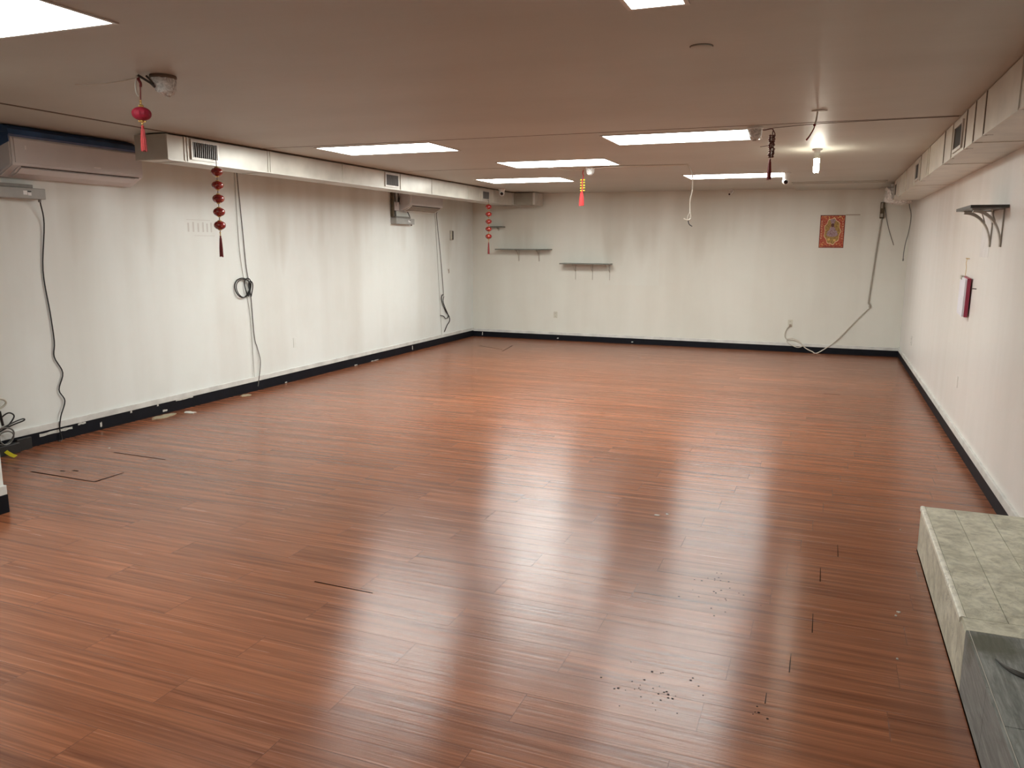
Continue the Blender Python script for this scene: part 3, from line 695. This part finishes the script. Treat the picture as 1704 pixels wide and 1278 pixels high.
# hanging clipboard
t = thing('clipboard', (XR, 7.74, 1.6), 'white pad with crimson edge hanging from a nail on the right wall', 'clipboard')
R_ = Matrix.Rotation(math.radians(3), 3, 'X')
pv = (XR, 7.87, 1.46)
part(MB().tube([(XR, 7.875, 1.60), (XR-0.03, 7.875, 1.603)], 0.003, smooth=False).tube([(XR-0.02, 7.875, 1.60), (XR-0.025, 7.86, 1.56), (XR-0.02, 7.865, 1.52), (XR-0.025, 7.85, 1.46)], 0.0022), 'hook', 'gold', t)
part(MB().box((XR-0.040, 7.60, 1.13), (XR-0.012, 7.89, 1.455), 0.003, R_, pv), 'backing', 'pink', t)
part(MB().box((XR-0.056, 7.605, 1.135), (XR-0.0402, 7.885, 1.45), 0.001, R_, pv), 'sheets', 'sheet', t)
part(MB().box((XR-0.062, 7.78, 1.43), (XR-0.038, 7.86, 1.462), 0.002, R_, pv), 'clip', 'steel', t)
o = MB().tube([(XR, 7.40, 1.365), (XR-0.03, 7.40, 1.367)], 0.004, smooth=False).build('wall_nail', 'shelf_dark', None, False, (XR, 7.4, 1.366))
tag(o, 'dark nail in the right wall just right of the hanging clipboard', 'nail')
o = MB().box((XR-0.0008, 7.05, 1.62), (XR, 7.42, 1.93)).build('paper_sheet', 'paper', None, False, (XR, 7.2, 1.75))
tag(o, 'pale notice sheet flat on the right wall behind the curved shelf brackets', 'paper')

# ------------------------------------------------------------ poster on the back wall
t = thing('poster', (0.04, YB, 1.93), 'red and gold festive paper poster on the back wall', 'poster')
x0, x1, z0, z1 = -0.142, 0.222, 1.680, 2.186; Y = YB - 0.002
part(MB().box((x0, Y, z0), (x1, YB, z1)), 'paper', 'poster', t)
bd = MB(); w_ = 0.010; Y2 = Y - 0.0006
for (a, b, c, d) in ((x0, z1-w_, x1, z1), (x0, z0, x1, z0+w_), (x0, z0, x0+w_*0.8, z1), (x1-w_*0.8, z0, x1, z1), (x0+0.03, z0+0.022, x1-0.03, z0+0.030)):
    bd.box((a, Y2, b), (c, Y, d))
part(bd, 'border', 'maroon', t)
cx, cz = 0.045, 1.945
def lobed(s_, n=72, k=9):
    return [(cx + s_*0.120*math.cos(a)*(1+0.07*math.cos(k*a)), cz - 0.01 + s_*0.205*math.sin(a)*(1+0.05*math.cos(k*a))) for a in [2*math.pi*i/n for i in range(n)]]
part(MB().prism(lobed(1.0), Y-0.0012, Y-0.0004, 'y'), 'scalloped_frame', 'cream', t)
part(MB().prism(lobed(0.93), Y-0.0018, Y-0.0012, 'y'), 'brocade_field', 'olive', t)
fg = MB()
for kk, (ex, ez, rx, rz) in enumerate(((0, -0.02, 0.075, 0.035), (0, -0.055, 0.085, 0.04), (0, 0.015, 0.045, 0.05), (0, 0.135, 0.030, 0.032), (0.0, 0.16, 0.042, 0.02))):
    fg.prism([(cx+ex+rx*math.cos(a), cz+ez+rz*math.sin(a)) for a in [2*math.pi*i/20 for i in range(20)]], Y-0.0024-0.0003*kk, Y-0.0018, 'y')
part(fg, 'robed_figure', 'robe', t)
fg = MB()
fg.prism([(cx+0.024*math.cos(a), cz+0.085+0.028*math.sin(a)) for a in [2*math.pi*i/20 for i in range(20)]], Y-0.0045, Y-0.0024, 'y')
part(fg, 'dark_face', 'maroon', t)
for sx in (x0+0.030, x1-0.030):
    for k in range(8):
        zc_ = z1 - 0.10 - k*0.037; s_ = 0.011; ch = MB()
        for j in range(5):
            if random.random() < 0.5: ch.box((sx-s_, Y-0.0014, zc_-s_+j*0.0048), (sx+s_*random.uniform(0.4, 1), Y, zc_-s_+0.0026+j*0.0048))
            else: ch.box((sx-s_+j*0.0048, Y-0.0014, zc_-s_), (sx-s_+0.0026+j*0.0048, Y, zc_+s_*random.uniform(0.3, 1)))
        part(ch, 'gold_character', 'cream', t)
fl_ = MB()
for k in range(26):
    a = random.uniform(0, 6.28); px = cx + random.uniform(-0.14, 0.14); pz = random.choice([random.uniform(z1-0.06, z1-0.02), random.uniform(z0+0.04, z0+0.09)])
    fl_.prism([(px+0.007*math.cos(a+i*1.26)*(1 if i % 2 else 1.5), pz+0.007*math.sin(a+i*1.26)) for i in range(5)], Y-0.001, Y, 'y')
for (px, pz) in ((cx-0.045, cz-0.135), (cx+0.04, cz-0.145)):
    fl_.prism([(px+0.02*math.cos(a), pz+0.02*math.sin(a)) for a in [2*math.pi*i/12 for i in range(12)]], Y-0.003, Y-0.0018, 'y')
part(fl_, 'gold_ornament', 'gold', t)
o = MB().box((0.225, YB-0.012, 2.180), (0.43, YB, 2.196), 0.002).build('metal_strip', 'louver', None, False, (0.33, YB, 2.19))
tag(o, 'thin dull metal strip on the back wall at the poster top right', 'strip')
mk = MB()
for k in range(9): mk.box((0.26+0.012*(k % 3), YB-0.0008, 1.87+0.016*k), (0.42-0.01*(k % 4), YB, 1.873+0.016*k))
tag(mk.build('paper_note', 'stain', None, False, (0.34, YB, 1.93)), 'faint lined note on the back wall right of the poster', 'paper')

# ------------------------------------------------------------ cable on the back wall
t = thing('extension_cord', (0.3, YB, 0.5), 'taupe cord running slanted down the back wall to the plugged outlet', 'cord')
Yw = YB - 0.018
part(MB().tube([(0.738, Yw+0.004, 2.14), (0.697, Yw+0.004, 1.615), (0.655, Yw+0.004, 0.967), (0.648, Yw, 0.83)], 0.011, smooth=False), 'wrapped_run', 'raceway', t, True)
part(MB().tube([(0.648, Yw, 0.835), (0.672, Yw-0.004, 0.80), (0.668, Yw, 0.762)], 0.014), 'cord_joint', 'raceway', t, True)
part(MB().tube([(0.668, Yw, 0.765), (0.453, Yw, 0.508), (0.209, Yw-0.004, 0.21), (-0.04, Yw-0.02, 0.012), (-0.13, Yw-0.015, 0.030), (-0.233, Yw-0.01, 0.080), (-0.302, Yw-0.01, 0.146), (-0.407, Yw-0.005, 0.20), (-0.50, Yw, 0.200), (-0.52, Yw-0.005, 0.165), (-0.45, Yw-0.01, 0.12), (-0.36, Yw-0.012, 0.085), (-0.29, Yw-0.01, 0.105), (-0.31, Yw-0.01, 0.165), (-0.43, Yw-0.005, 0.225), (-0.527, Yw, 0.212), (-0.560, Yw, 0.271), (-0.547, Yw, 0.36), (-0.495, Yw-0.01, 0.445)], 0.0085), 'loose_cord', 'cord_white', t, True)
part(MB().box((-0.505, YB-0.045, 0.428), (-0.473, YB-0.008, 0.460), 0.004), 'plug', 'louver', t)
t = thing('junction_box', (0.73, YB, 2.2), 'narrow brown timer box high on the back wall at the right corner', 'box')
part(MB().box((0.705, YB-0.05, 2.13), (0.765, YB, 2.37), 0.006), 'box_body', 'brown', t)
part(MB().box((0.712, YB-0.056, 2.28), (0.74, YB-0.05, 2.36), 0.002).box((0.712, YB-0.056, 2.15), (0.75, YB-0.05, 2.20), 0.002), 'cover_plate', 'raceway', t)
o = MB().tube([(0.765, YB-0.03, 2.30), (0.79, YB-0.015, 2.20), (0.815, YB-0.01, 2.08), (0.868, YB-0.01, 1.907), (0.935, YB-0.01, 1.726)], 0.005).build('loose_wire', 'grey_cord', None, True, (0.85, YB, 2.0))
tag(o, 'short thin wire curving down from the brown box on the back wall', 'wire')
o = MB().tube([(1.055, 13.2, 2.595), (1.061, 13.2, 2.332), (1.097, 13.2, 2.185), (1.100, 13.2, 2.056), (1.085, 13.2, 1.90), (1.060, 13.2, 1.76), (1.047, 13.2, 1.621), (1.047, 13.2, 1.50)], 0.006).tube([(1.047, 13.2, 1.53), (1.047, 13.2, 1.495)], 0.010, smooth=False).build('loose_wire', 'grey_cord', None, True, (1.06, 13.2, 2.0))
tag(o, 'dark wire hanging free in the far right corner below the duct', 'wire')

# ------------------------------------------------------------ cameras on the ceiling
def turret(x, y, z, label, face, sc=1.0, body='white'):
    t = thing('security_camera', (x, y, ZC), label, 'security camera')
    part(MB().lathe([(0.052*sc, 0), (0.052*sc, -0.012), (0.040*sc, -0.028), (0.034*sc, -(ZC-z)+0.01)], (x, y, ZC), 20), 'mount', body, t, True)
    part(MB().ell((x, y, z), (0.038*sc,)*3), 'camera_ball', body, t, True)
    f = Vector(face).normalized()
    h = part(MB().lathe([(0.021*sc, 0), (0.021*sc, 0.013*sc), (0.016*sc, 0.0145*sc)], Vector((x, y, z)) + f*0.028*sc, 20, f), 'lens', 'lens', t, True)
    return t
turret(-0.545, 10.74, 2.50, 'white turret camera at the right end of the far ceiling panel', (0.05, -1, -0.35), 1.15)
turret(-5.0, 12.3, 2.525, 'small white turret camera where the left duct meets the back wall', (0.35, -1, -0.2), 1.15)
t = thing('security_camera', (-1.52, 13.55, ZC), 'tiny bullet camera on the ceiling at the middle of the back wall', 'security camera')
part(MB().lathe([(0.035, 0), (0.035, -0.01), (0.012, -0.014), (0.012, -0.04)], (-1.52, 13.5, ZC), 16), 'mount', 'white', t, True)
part(MB().tube([(-1.50, 13.53, 2.575), (-1.53, 13.45, 2.52)], 0.028, 14, False), 'camera_barrel', 'white', t, True)
part(MB().tube([(-1.528, 13.455, 2.5235), (-1.532, 13.445, 2.5165)], 0.014, 14, False), 'lens', 'lens', t, True)

# concealed cover plate
t = thing('ceiling_cover_plate', (-0.604, 3.917, ZC), 'round flat cover plate on the ceiling behind the narrow light', 'cover plate')
part(MB().lathe([(0.050, 0), (0.050, -0.006), (0.044, -0.009), (0.02, -0.010)], (-0.604, 3.917, ZC), 32), 'plate', 'ceil', t, True)
part(MB().lathe([(0.054, 0.0005), (0.054, -0.0015), (0.051, -0.0015)], (-0.604, 3.917, ZC), 32), 'rim', 'seam', t, True)

# plastic wrapped domes
def wrapped_dome(x, y, r, h, label, straps=False, lean=0.0):
    t = thing('wrapped_dome', (x, y, ZC), label, 'ceiling dome')
    part(MB().lathe([(r*1.12, 0), (r*1.15, -0.012), (r*1.02, -0.016)], (x, y, ZC), 24), 'base_ring', 'seam' if straps else 'white', t, True)
    m_ = MB(); prof = []
    for k in range(9):
        a = math.pi/2*k/8; prof.append((max(r*math.cos(a)**0.6, 0.004), -0.012 - (h-0.012)*math.sin(a)))
    m_.lathe(prof, (x, y, ZC), 22, None, 0.09)
    for v in m_.bm.verts:
        k = (ZC - v.co.z)/h; v.co.x += lean*k*k
    part(m_, 'plastic_wrap', 'bag', t, True)
    return t
t = wrapped_dome(-3.46, 3.57, 0.062, 0.105, 'large plastic-wrapped dome with dark straps beside the single red lantern', True, 0.02)
part(MB().tube([(-3.545, 3.48, 2.592), (-3.52, 3.49, 2.575), (-3.48, 3.50, 2.550), (-3.455, 3.50, 2.530)], 0.007, 6), 'strap', 'shelf_dark', t, True)
part(MB().tube([(-3.50, 3.49, 2.588), (-3.485, 3.50, 2.57), (-3.465, 3.50, 2.545)], 0.006, 6), 'strap', 'shelf_dark', t, True)
part(MB().tube([(-3.548, 3.475, 2.592), (-3.560, 3.47, 2.54), (-3.556, 3.47, 2.50), (-3.540, 3.47, 2.478)], 0.004, 6), 'strap', 'steel', t, True)
wrapped_dome(-0.585, 6.62, 0.055, 0.095, 'wrapped dome overlapping the light beside the dark beaded ornament')
wrapped_dome(-2.665, 9.32, 0.050, 0.085, 'small white wrapped dome beside the red and yellow tassel')

# ------------------------------------------------------------ lantern ornaments
def tassel(mb, x, y, z0, z1, r):
    L = z0 - z1
    mb.lathe([(r*0.35, 0), (r*0.6, -0.006), (r*0.5, -0.016), (r*0.8, -L*0.35), (r, -L*0.8), (r*0.95, -L)], (x, y, z0), 12)
    for k in range(10):
        a = 2*math.pi*k/10
        mb.tube([(x+r*0.5*math.cos(a), y+r*0.5*math.sin(a), z0-0.02), (x+r*0.9*math.cos(a), y+r*0.9*math.sin(a), z0-L*0.6), (x+r*math.cos(a), y+r*math.sin(a), z1-random.uniform(0, 0.008))], r*0.22, 5, False)
x, y = -3.538, 3.478
t = thing('red_lantern', (x, y, 2.6), 'single crimson lantern ornament with red tassel hanging near the top left', 'lantern')
part(MB().tube([(x, y, 2.585), (x+0.004, y, 2.53), (x, y, 2.455)], 0.0035, 6).tube([(x-0.01, y, 2.575), (x+0.008, y, 2.55), (x+0.006, y, 2.53)], 0.007, 6), 'cord', 'red_dark', t, True)
mb = MB()
for z in (2.458, 2.446): mb.ell((x, y, z), (0.006,)*3, 10, 6)
mb.lathe([(0.010, 0), (0.014, -0.006), (0.012, -0.012)], (x, y, 2.438), 14).lathe([(0.012, 0), (0.014, -0.006), (0.008, -0.012)], (x, y, 2.356), 14).ell((x, y, 2.338), (0.006,)*3, 10, 6)
for a in (0.3, 2.4, 4.5): mb.ell((x+0.018*math.cos(a), y+0.018*math.sin(a), 2.350), (0.005,)*3, 8, 5)
part(mb, 'gold_bead', 'gold', t, True)
mb = MB().ell((x, y, 2.391), (0.050, 0.050, 0.036), 24, 14)
for v in mb.bm.verts:
    a = math.atan2(v.co.y-y, v.co.x-x); k = 1 + 0.035*math.cos(12*a); v.co.x = x+(v.co.x-x)*k; v.co.y = y+(v.co.y-y)*k
part(mb, 'lantern_body', 'crimson', t, True)
mb = MB(); tassel(mb, x, y, 2.330, 2.198, 0.014); part(mb, 'tassel', 'red_bright', t, True)

x, y = -5.115, 5.838
t = thing('lantern_string', (x, y, 2.43), 'string of five red lanterns hanging from the nearest left duct vent', 'lantern string', 'red five-lantern strings')
part(MB().tube([(x, y, 2.43), (x, y, 1.70)], 0.0035, 6, False).tube([(x-0.025, y, 2.432), (x, y, 2.425)], 0.003, 6, False), 'cord', 'maroon', t)
for k in range(5):
    z = 2.325 - 0.1168*k
    mb = MB().ell((x, y, z), (0.052, 0.052, 0.040), 24, 14)
    for v in mb.bm.verts:
        a = math.atan2(v.co.y-y, v.co.x-x); kk = 1 + 0.03*math.cos(10*a); v.co.x = x+(v.co.x-x)*kk; v.co.y = y+(v.co.y-y)*kk
    L = part(mb, 'lantern', 'lantern', t, True)
    part(MB().lathe([(0.014, 0), (0.018, -0.004), (0.016, -0.009)], (x, y, z+0.045), 14).lathe([(0.016, 0), (0.018, -0.005), (0.012, -0.009)], (x, y, z-0.036), 14), 'gold_cap', 'gold', L, True)
part(MB().ell((x, y, 1.792), (0.007, 0.007, 0.010), 10, 6).ell((x, y, 1.772), (0.007,)*3, 10, 6), 'bead', 'gold', t, True)
mb = MB(); tassel(mb, x, y, 1.765, 1.582, 0.014); part(mb, 'tassel', 'red_dark', t, True)
t2 = copy_tree(t); t2.location = (-5.115, 12.02, 2.405)
t2['label'] = 'string of five red lanterns hanging from the farthest left duct vent'

x, y = -2.795, 9.446
t = thing('tassel_ornament', (x, y, 2.59), 'small red and yellow beaded tassel hanging below the middle ceiling panel', 'ornament')
part(MB().tube([(x+0.01, y, 2.598), (x, y, 2.55), (x+0.01, y, 2.51), (x-0.005, y, 2.45), (x, y, 2.34)], 0.006, 6), 'cord', 'red_bright', t, True)
for k in range(5):
    z = 2.470 - 0.031*k
    for s_ in (-1, 1): part(MB().ell((x + s_*0.019, y, z), (0.012, 0.010, 0.009), 10, 7), 'yellow_bead', 'yellow', t, True)
mb = MB(); tassel(mb, x-0.008, y, 2.335, 2.172, 0.026); part(mb, 'tassel', 'red_bright', t, True)

x, y = -0.460, 6.668
t = thing('tassel_ornament', (x, y, 2.59), 'dark red knotted bead ornament with tassel right of the wrapped dome', 'ornament')
part(MB().tube([(x-0.13, y, 2.590), (x-0.06, y, 2.583), (x, y, 2.588), (x+0.002, y, 2.54), (x-0.004, y, 2.37)], 0.0045, 6).tube([(x, y, 2.588), (x+0.02, y, 2.55), (x+0.012, y, 2.50), (x, y, 2.47)], 0.004, 6), 'cord', 'maroon', t, True)
rn = random.Random(5)
for k in range(12):
    z = 2.540 - 0.0145*k
    for s_ in (-1, 1): part(MB().ell((x + s_*rn.uniform(0.008, 0.017), y + rn.uniform(-0.01, 0.01), z), (0.012, 0.010, 0.008), 9, 6), 'knot_bead', 'maroon', t, True)
part(MB().tube([(x-0.085, y, 2.458), (x-0.01, y, 2.466)], 0.0025, 6, False), 'thin_stick', 'maroon', t)
mb = MB(); tassel(mb, x-0.006, y, 2.365, 2.212, 0.014); part(mb, 'tassel', 'red_dark', t, True)

# ------------------------------------------------------------ loose cables on the ceiling
o = MB().tube([(-4.104, 3.56, 2.595), (-3.95, 3.58, 2.59), (-3.80, 3.575, 2.592), (-3.69, 3.56, 2.594), (-3.55, 3.52, 2.592)], 0.0022, 6).build('ceiling_wire', 'cord_white', None, True, (-3.8, 3.57, 2.59))
tag(o, 'thin white wire across the ceiling to the strapped dome', 'wire')
t = thing('hanging_cable', (-1.5, 9.27, 2.59), 'white cable crossing the ceiling and drooping with a dark frayed end', 'cable')
part(MB().tube([(-2.66, 9.30, 2.592), (-2.3, 9.20, 2.590), (-1.95, 9.24, 2.592), (-1.60, 9.27, 2.594), (-1.521, 9.27, 2.588), (-1.470, 9.27, 2.488), (-1.459, 9.27, 2.38), (-1.463, 9.27, 2.291), (-1.480, 9.27, 2.19), (-1.474, 9.27, 2.093), (-1.463, 9.27, 2.02), (-1.481, 9.27, 1.990), (-1.515, 9.27, 1.988), (-1.545, 9.27, 2.003)], 0.0075, 8), 'white_cable', 'cord_white', t, True)
part(MB().tube([(-1.474, 9.27, 2.08), (-1.500, 9.268, 2.03), (-1.498, 9.268, 1.975)], 0.0045, 6), 'split_strand', 'cord_white', t, True)
part(MB().tube([(-1.496, 9.27, 1.985), (-1.480, 9.27, 1.94), (-1.446, 9.27, 1.915)], 0.0055, 6), 'dark_strand', 'black', t, True)
o = MB().tube([(-3.1, 9.05, 2.592), (-2.98, 9.36, 2.585), (-2.88, 9.43, 2.582), (-2.80, 9.44, 2.588), (-2.765, 9.43, 2.595)], 0.0045, 6).build('ceiling_wire', 'cord_white', None, True, (-2.9, 9.4, 2.59))
tag(o, 'thin white wire sagging left of the red and yellow tassel', 'wire')
t = thing('hanging_wire', (-0.115, 5.97, ZC), 'short brown wire dangling from a small ceiling plate near the bulb', 'wire')
part(MB().lathe([(0.050, 0), (0.050, -0.004), (0.040, -0.006)], (-0.115, 5.97, ZC), 20), 'ceiling_plate', 'ceil', t, True)
part(MB().tube([(-0.128, 5.97, 2.597), (-0.131, 5.97, 2.55), (-0.138, 5.97, 2.515)], 0.006, 8), 'white_lead', 'cord_white', t, True)
part(MB().ell((-0.141, 5.97, 2.508), (0.010, 0.01, 0.009), 10, 6).tube([(-0.140, 5.97, 2.515), (-0.143, 5.97, 2.49), (-0.155, 5.97, 2.462), (-0.170, 5.97, 2.435), (-0.188, 5.97, 2.410)], lambda s_: 0.003 + 0.003*s_, 8), 'brown_lead', 'red_dark', t, True)
# white cable along the top of the left wall duct gap
o = MB().tube([(-0.46, 6.67, 2.594), (-0.30, 6.60, 2.594), (-0.1, 6.55, 2.595), (0.3, 6.53, 2.597), (0.79, 6.52, 2.597)], 0.0022, 6).build('ceiling_wire', 'seam', None, True, (0.1, 6.55, 2.59))
tag(o, 'thin brown wire from the dark beaded ornament across to the right duct', 'wire')

# ------------------------------------------------------------ tiled platform
PX, PY, PH, PS = 0.585, 4.83, 0.262, 3.258
t = thing('tiled_platform', (PX, 3.3, 0), 'low built-in platform in the lower right, half cream tile, half grey tile', 'platform')
part(MB().box((PX+0.012, 0.2, 0.0), (XR-0.001, PY-0.012, PH-0.009)), 'core', 'grout', t)
def slabs(x_edges, y_edges_fn, z0, z1, gapw=0.0022):
    m_ = MB()
    for i in range(len(x_edges)-1):
        ye = y_edges_fn(i)
        for a, b in zip(ye, ye[1:]): m_.box((x_edges[i]+gapw/2, a+gapw/2, z0), (x_edges[i+1]-gapw/2, b-gapw/2, z1), 0.0012)
    return m_
xe = [PX+0.020, 0.749, 0.912, 1.075, XR-0.001]
part(slabs(xe, lambda i: [3.375, 3.87, PY] if i == 0 else ([3.375, PY] if i % 2 else [3.375, 3.87+0.3, PY]), PH-0.010, PH), 'cream_top', 'stone', t)
part(slabs([PX+0.004, 0.93, XR-0.001], lambda i: [PS, 3.375], PH-0.010, PH), 'cream_strip', 'stone', t)
mb = MB()
for a, b in ((3.375, 3.62), (3.62, 4.00), (4.00, 4.45), (4.45, PY)):
    mb.prism([(PX-0.004, PH-0.022), (PX-0.004, PH-0.004), (PX+0.001, PH+0.002), (PX+0.010, PH+0.003), (PX+0.019, PH+0.0005), (PX+0.019, PH-0.012), (PX+0.004, PH-0.022)], a+0.0008, b-0.0008, 'y')
part(mb, 'edge_trim', 'trimtile', t, False, 'pale rounded trim along the platform edge')
mb = MB()
for a, b in ((PS, 3.40), (3.40, 4.04), (4.04, PY)): mb.box((PX+0.001, a+0.001, 0.008), (PX+0.012, b-0.001, PH-0.011), 0.001)
part(mb, 'cream_side', 'stone', t)
part(MB().box((PX+0.014, PY-0.012, 0.0), (XR-0.001, PY, PH-0.001), 0.001), 'cream_back', 'stone', t)
part(slabs([PX+0.013, 0.78, 0.975, XR-0.001], lambda i: [[0.2, 1.4, 2.60, PS-0.001], [0.2, 0.9, 2.1, PS-0.001], [0.2, 1.3, 2.5, PS-0.001]][i], PH-0.010, PH), 'grey_top', 'greytile', t, False, 'grey wood-grain tile top')
mb = MB()
for a, b in ((0.2, 1.6), (1.6, 2.83), (2.83, PS-0.001)): mb.box((PX+0.001, a+0.001, 0.008), (PX+0.011, b-0.001, PH-0.001), 0.001)
part(mb, 'grey_side', 'greytile', t)
part(MB().box((PX+0.0105, 0.2, PH-0.010), (PX+0.0128, PS-0.001, PH+0.0003)), 'metal_edge', 'steel', t, False, 'thin metal strip on the grey tile edge')
part(MB().box((PX-0.001, 0.2, 0.0), (PX+0.013, PY, 0.008)), 'base_shadow', 'gap', t)  # near-black strip painting in the shadow line along the platform foot
o = MB().tube([(0.648, 3.045, PH+0.003), (0.672, 2.985, PH+0.005), (0.705, 2.945, PH+0.007), (0.78, 2.90, PH+0.007), (0.90, 2.85, PH+0.007)], lambda s_: 0.002+0.008*min(1, s_*2.2), 8).build('dirty_strap', 'shelf_dark', None, True, (0.75, 2.92, PH))
tag(o, 'dark dirty strip lying on the grey platform top at the right edge', 'strap')

# ------------------------------------------------------------ scraps on the floor
def scrap(x, y, s_, mat, label, cat, group=None, h=0.004, n=9, sx=1.0):
    m_ = MB(); rn = random.Random(int(x*1000+y*77))
    poly = [(x + sx*s_*math.cos(2*math.pi*k/n)*rn.uniform(0.6, 1.1), y + s_*math.sin(2*math.pi*k/n)*rn.uniform(0.5, 1.1)) for k in range(n)]
    m_.prism(poly, 0.0, h, 'z')
    o = m_.build('plaster_scrap' if cat == 'scrap' else 'paper_crumb', mat, None, False, (x, y, 0)); tag(o, label, cat, group); return o
scrap(-6.03, 5.93, 0.15, 'plaster', 'tan broken plaster patch on the floor at the left baseboard', 'scrap', None, 0.006, 18, 0.48)
scrap(-5.93, 6.18, 0.05, 'chip', 'small pale plaster flake just behind the tan patch', 'scrap', None, 0.006, 12, 1.5)
scrap(-6.04, 7.15, 0.08, 'plaster', 'tan plaster crumbs on the floor below the coiled cord', 'scrap', None, 0.004, 16, 0.7)
scrap(-5.497, 4.80, 0.010, 'chip', 'single white crumb behind the upper plank gap at left', 'crumb')
scrap(-0.846, 4.907, 0.009, 'chip', 'pale crumb, right one of two on the mid floor', 'crumb')
scrap(-0.905, 4.866, 0.009, 'chip', 'pale crumb, left one of two on the mid floor', 'crumb', None, 0.003, 8, 2.2)
scrap(0.425, 3.931, 0.009, 'chip', 'white crumb on the floor left of the platform seam', 'crumb')
scrap(0.41, 3.885, 0.006, 'chip', 'tiny crumb touching the white crumb left of the platform', 'crumb')
scrap(0.385, 3.451, 0.005, 'chip', 'tiny speck on the floor near the grey platform side', 'crumb')
scrap(0.525, 5.16, 0.004, 'chip', 'tiny speck behind the platform corner', 'crumb')
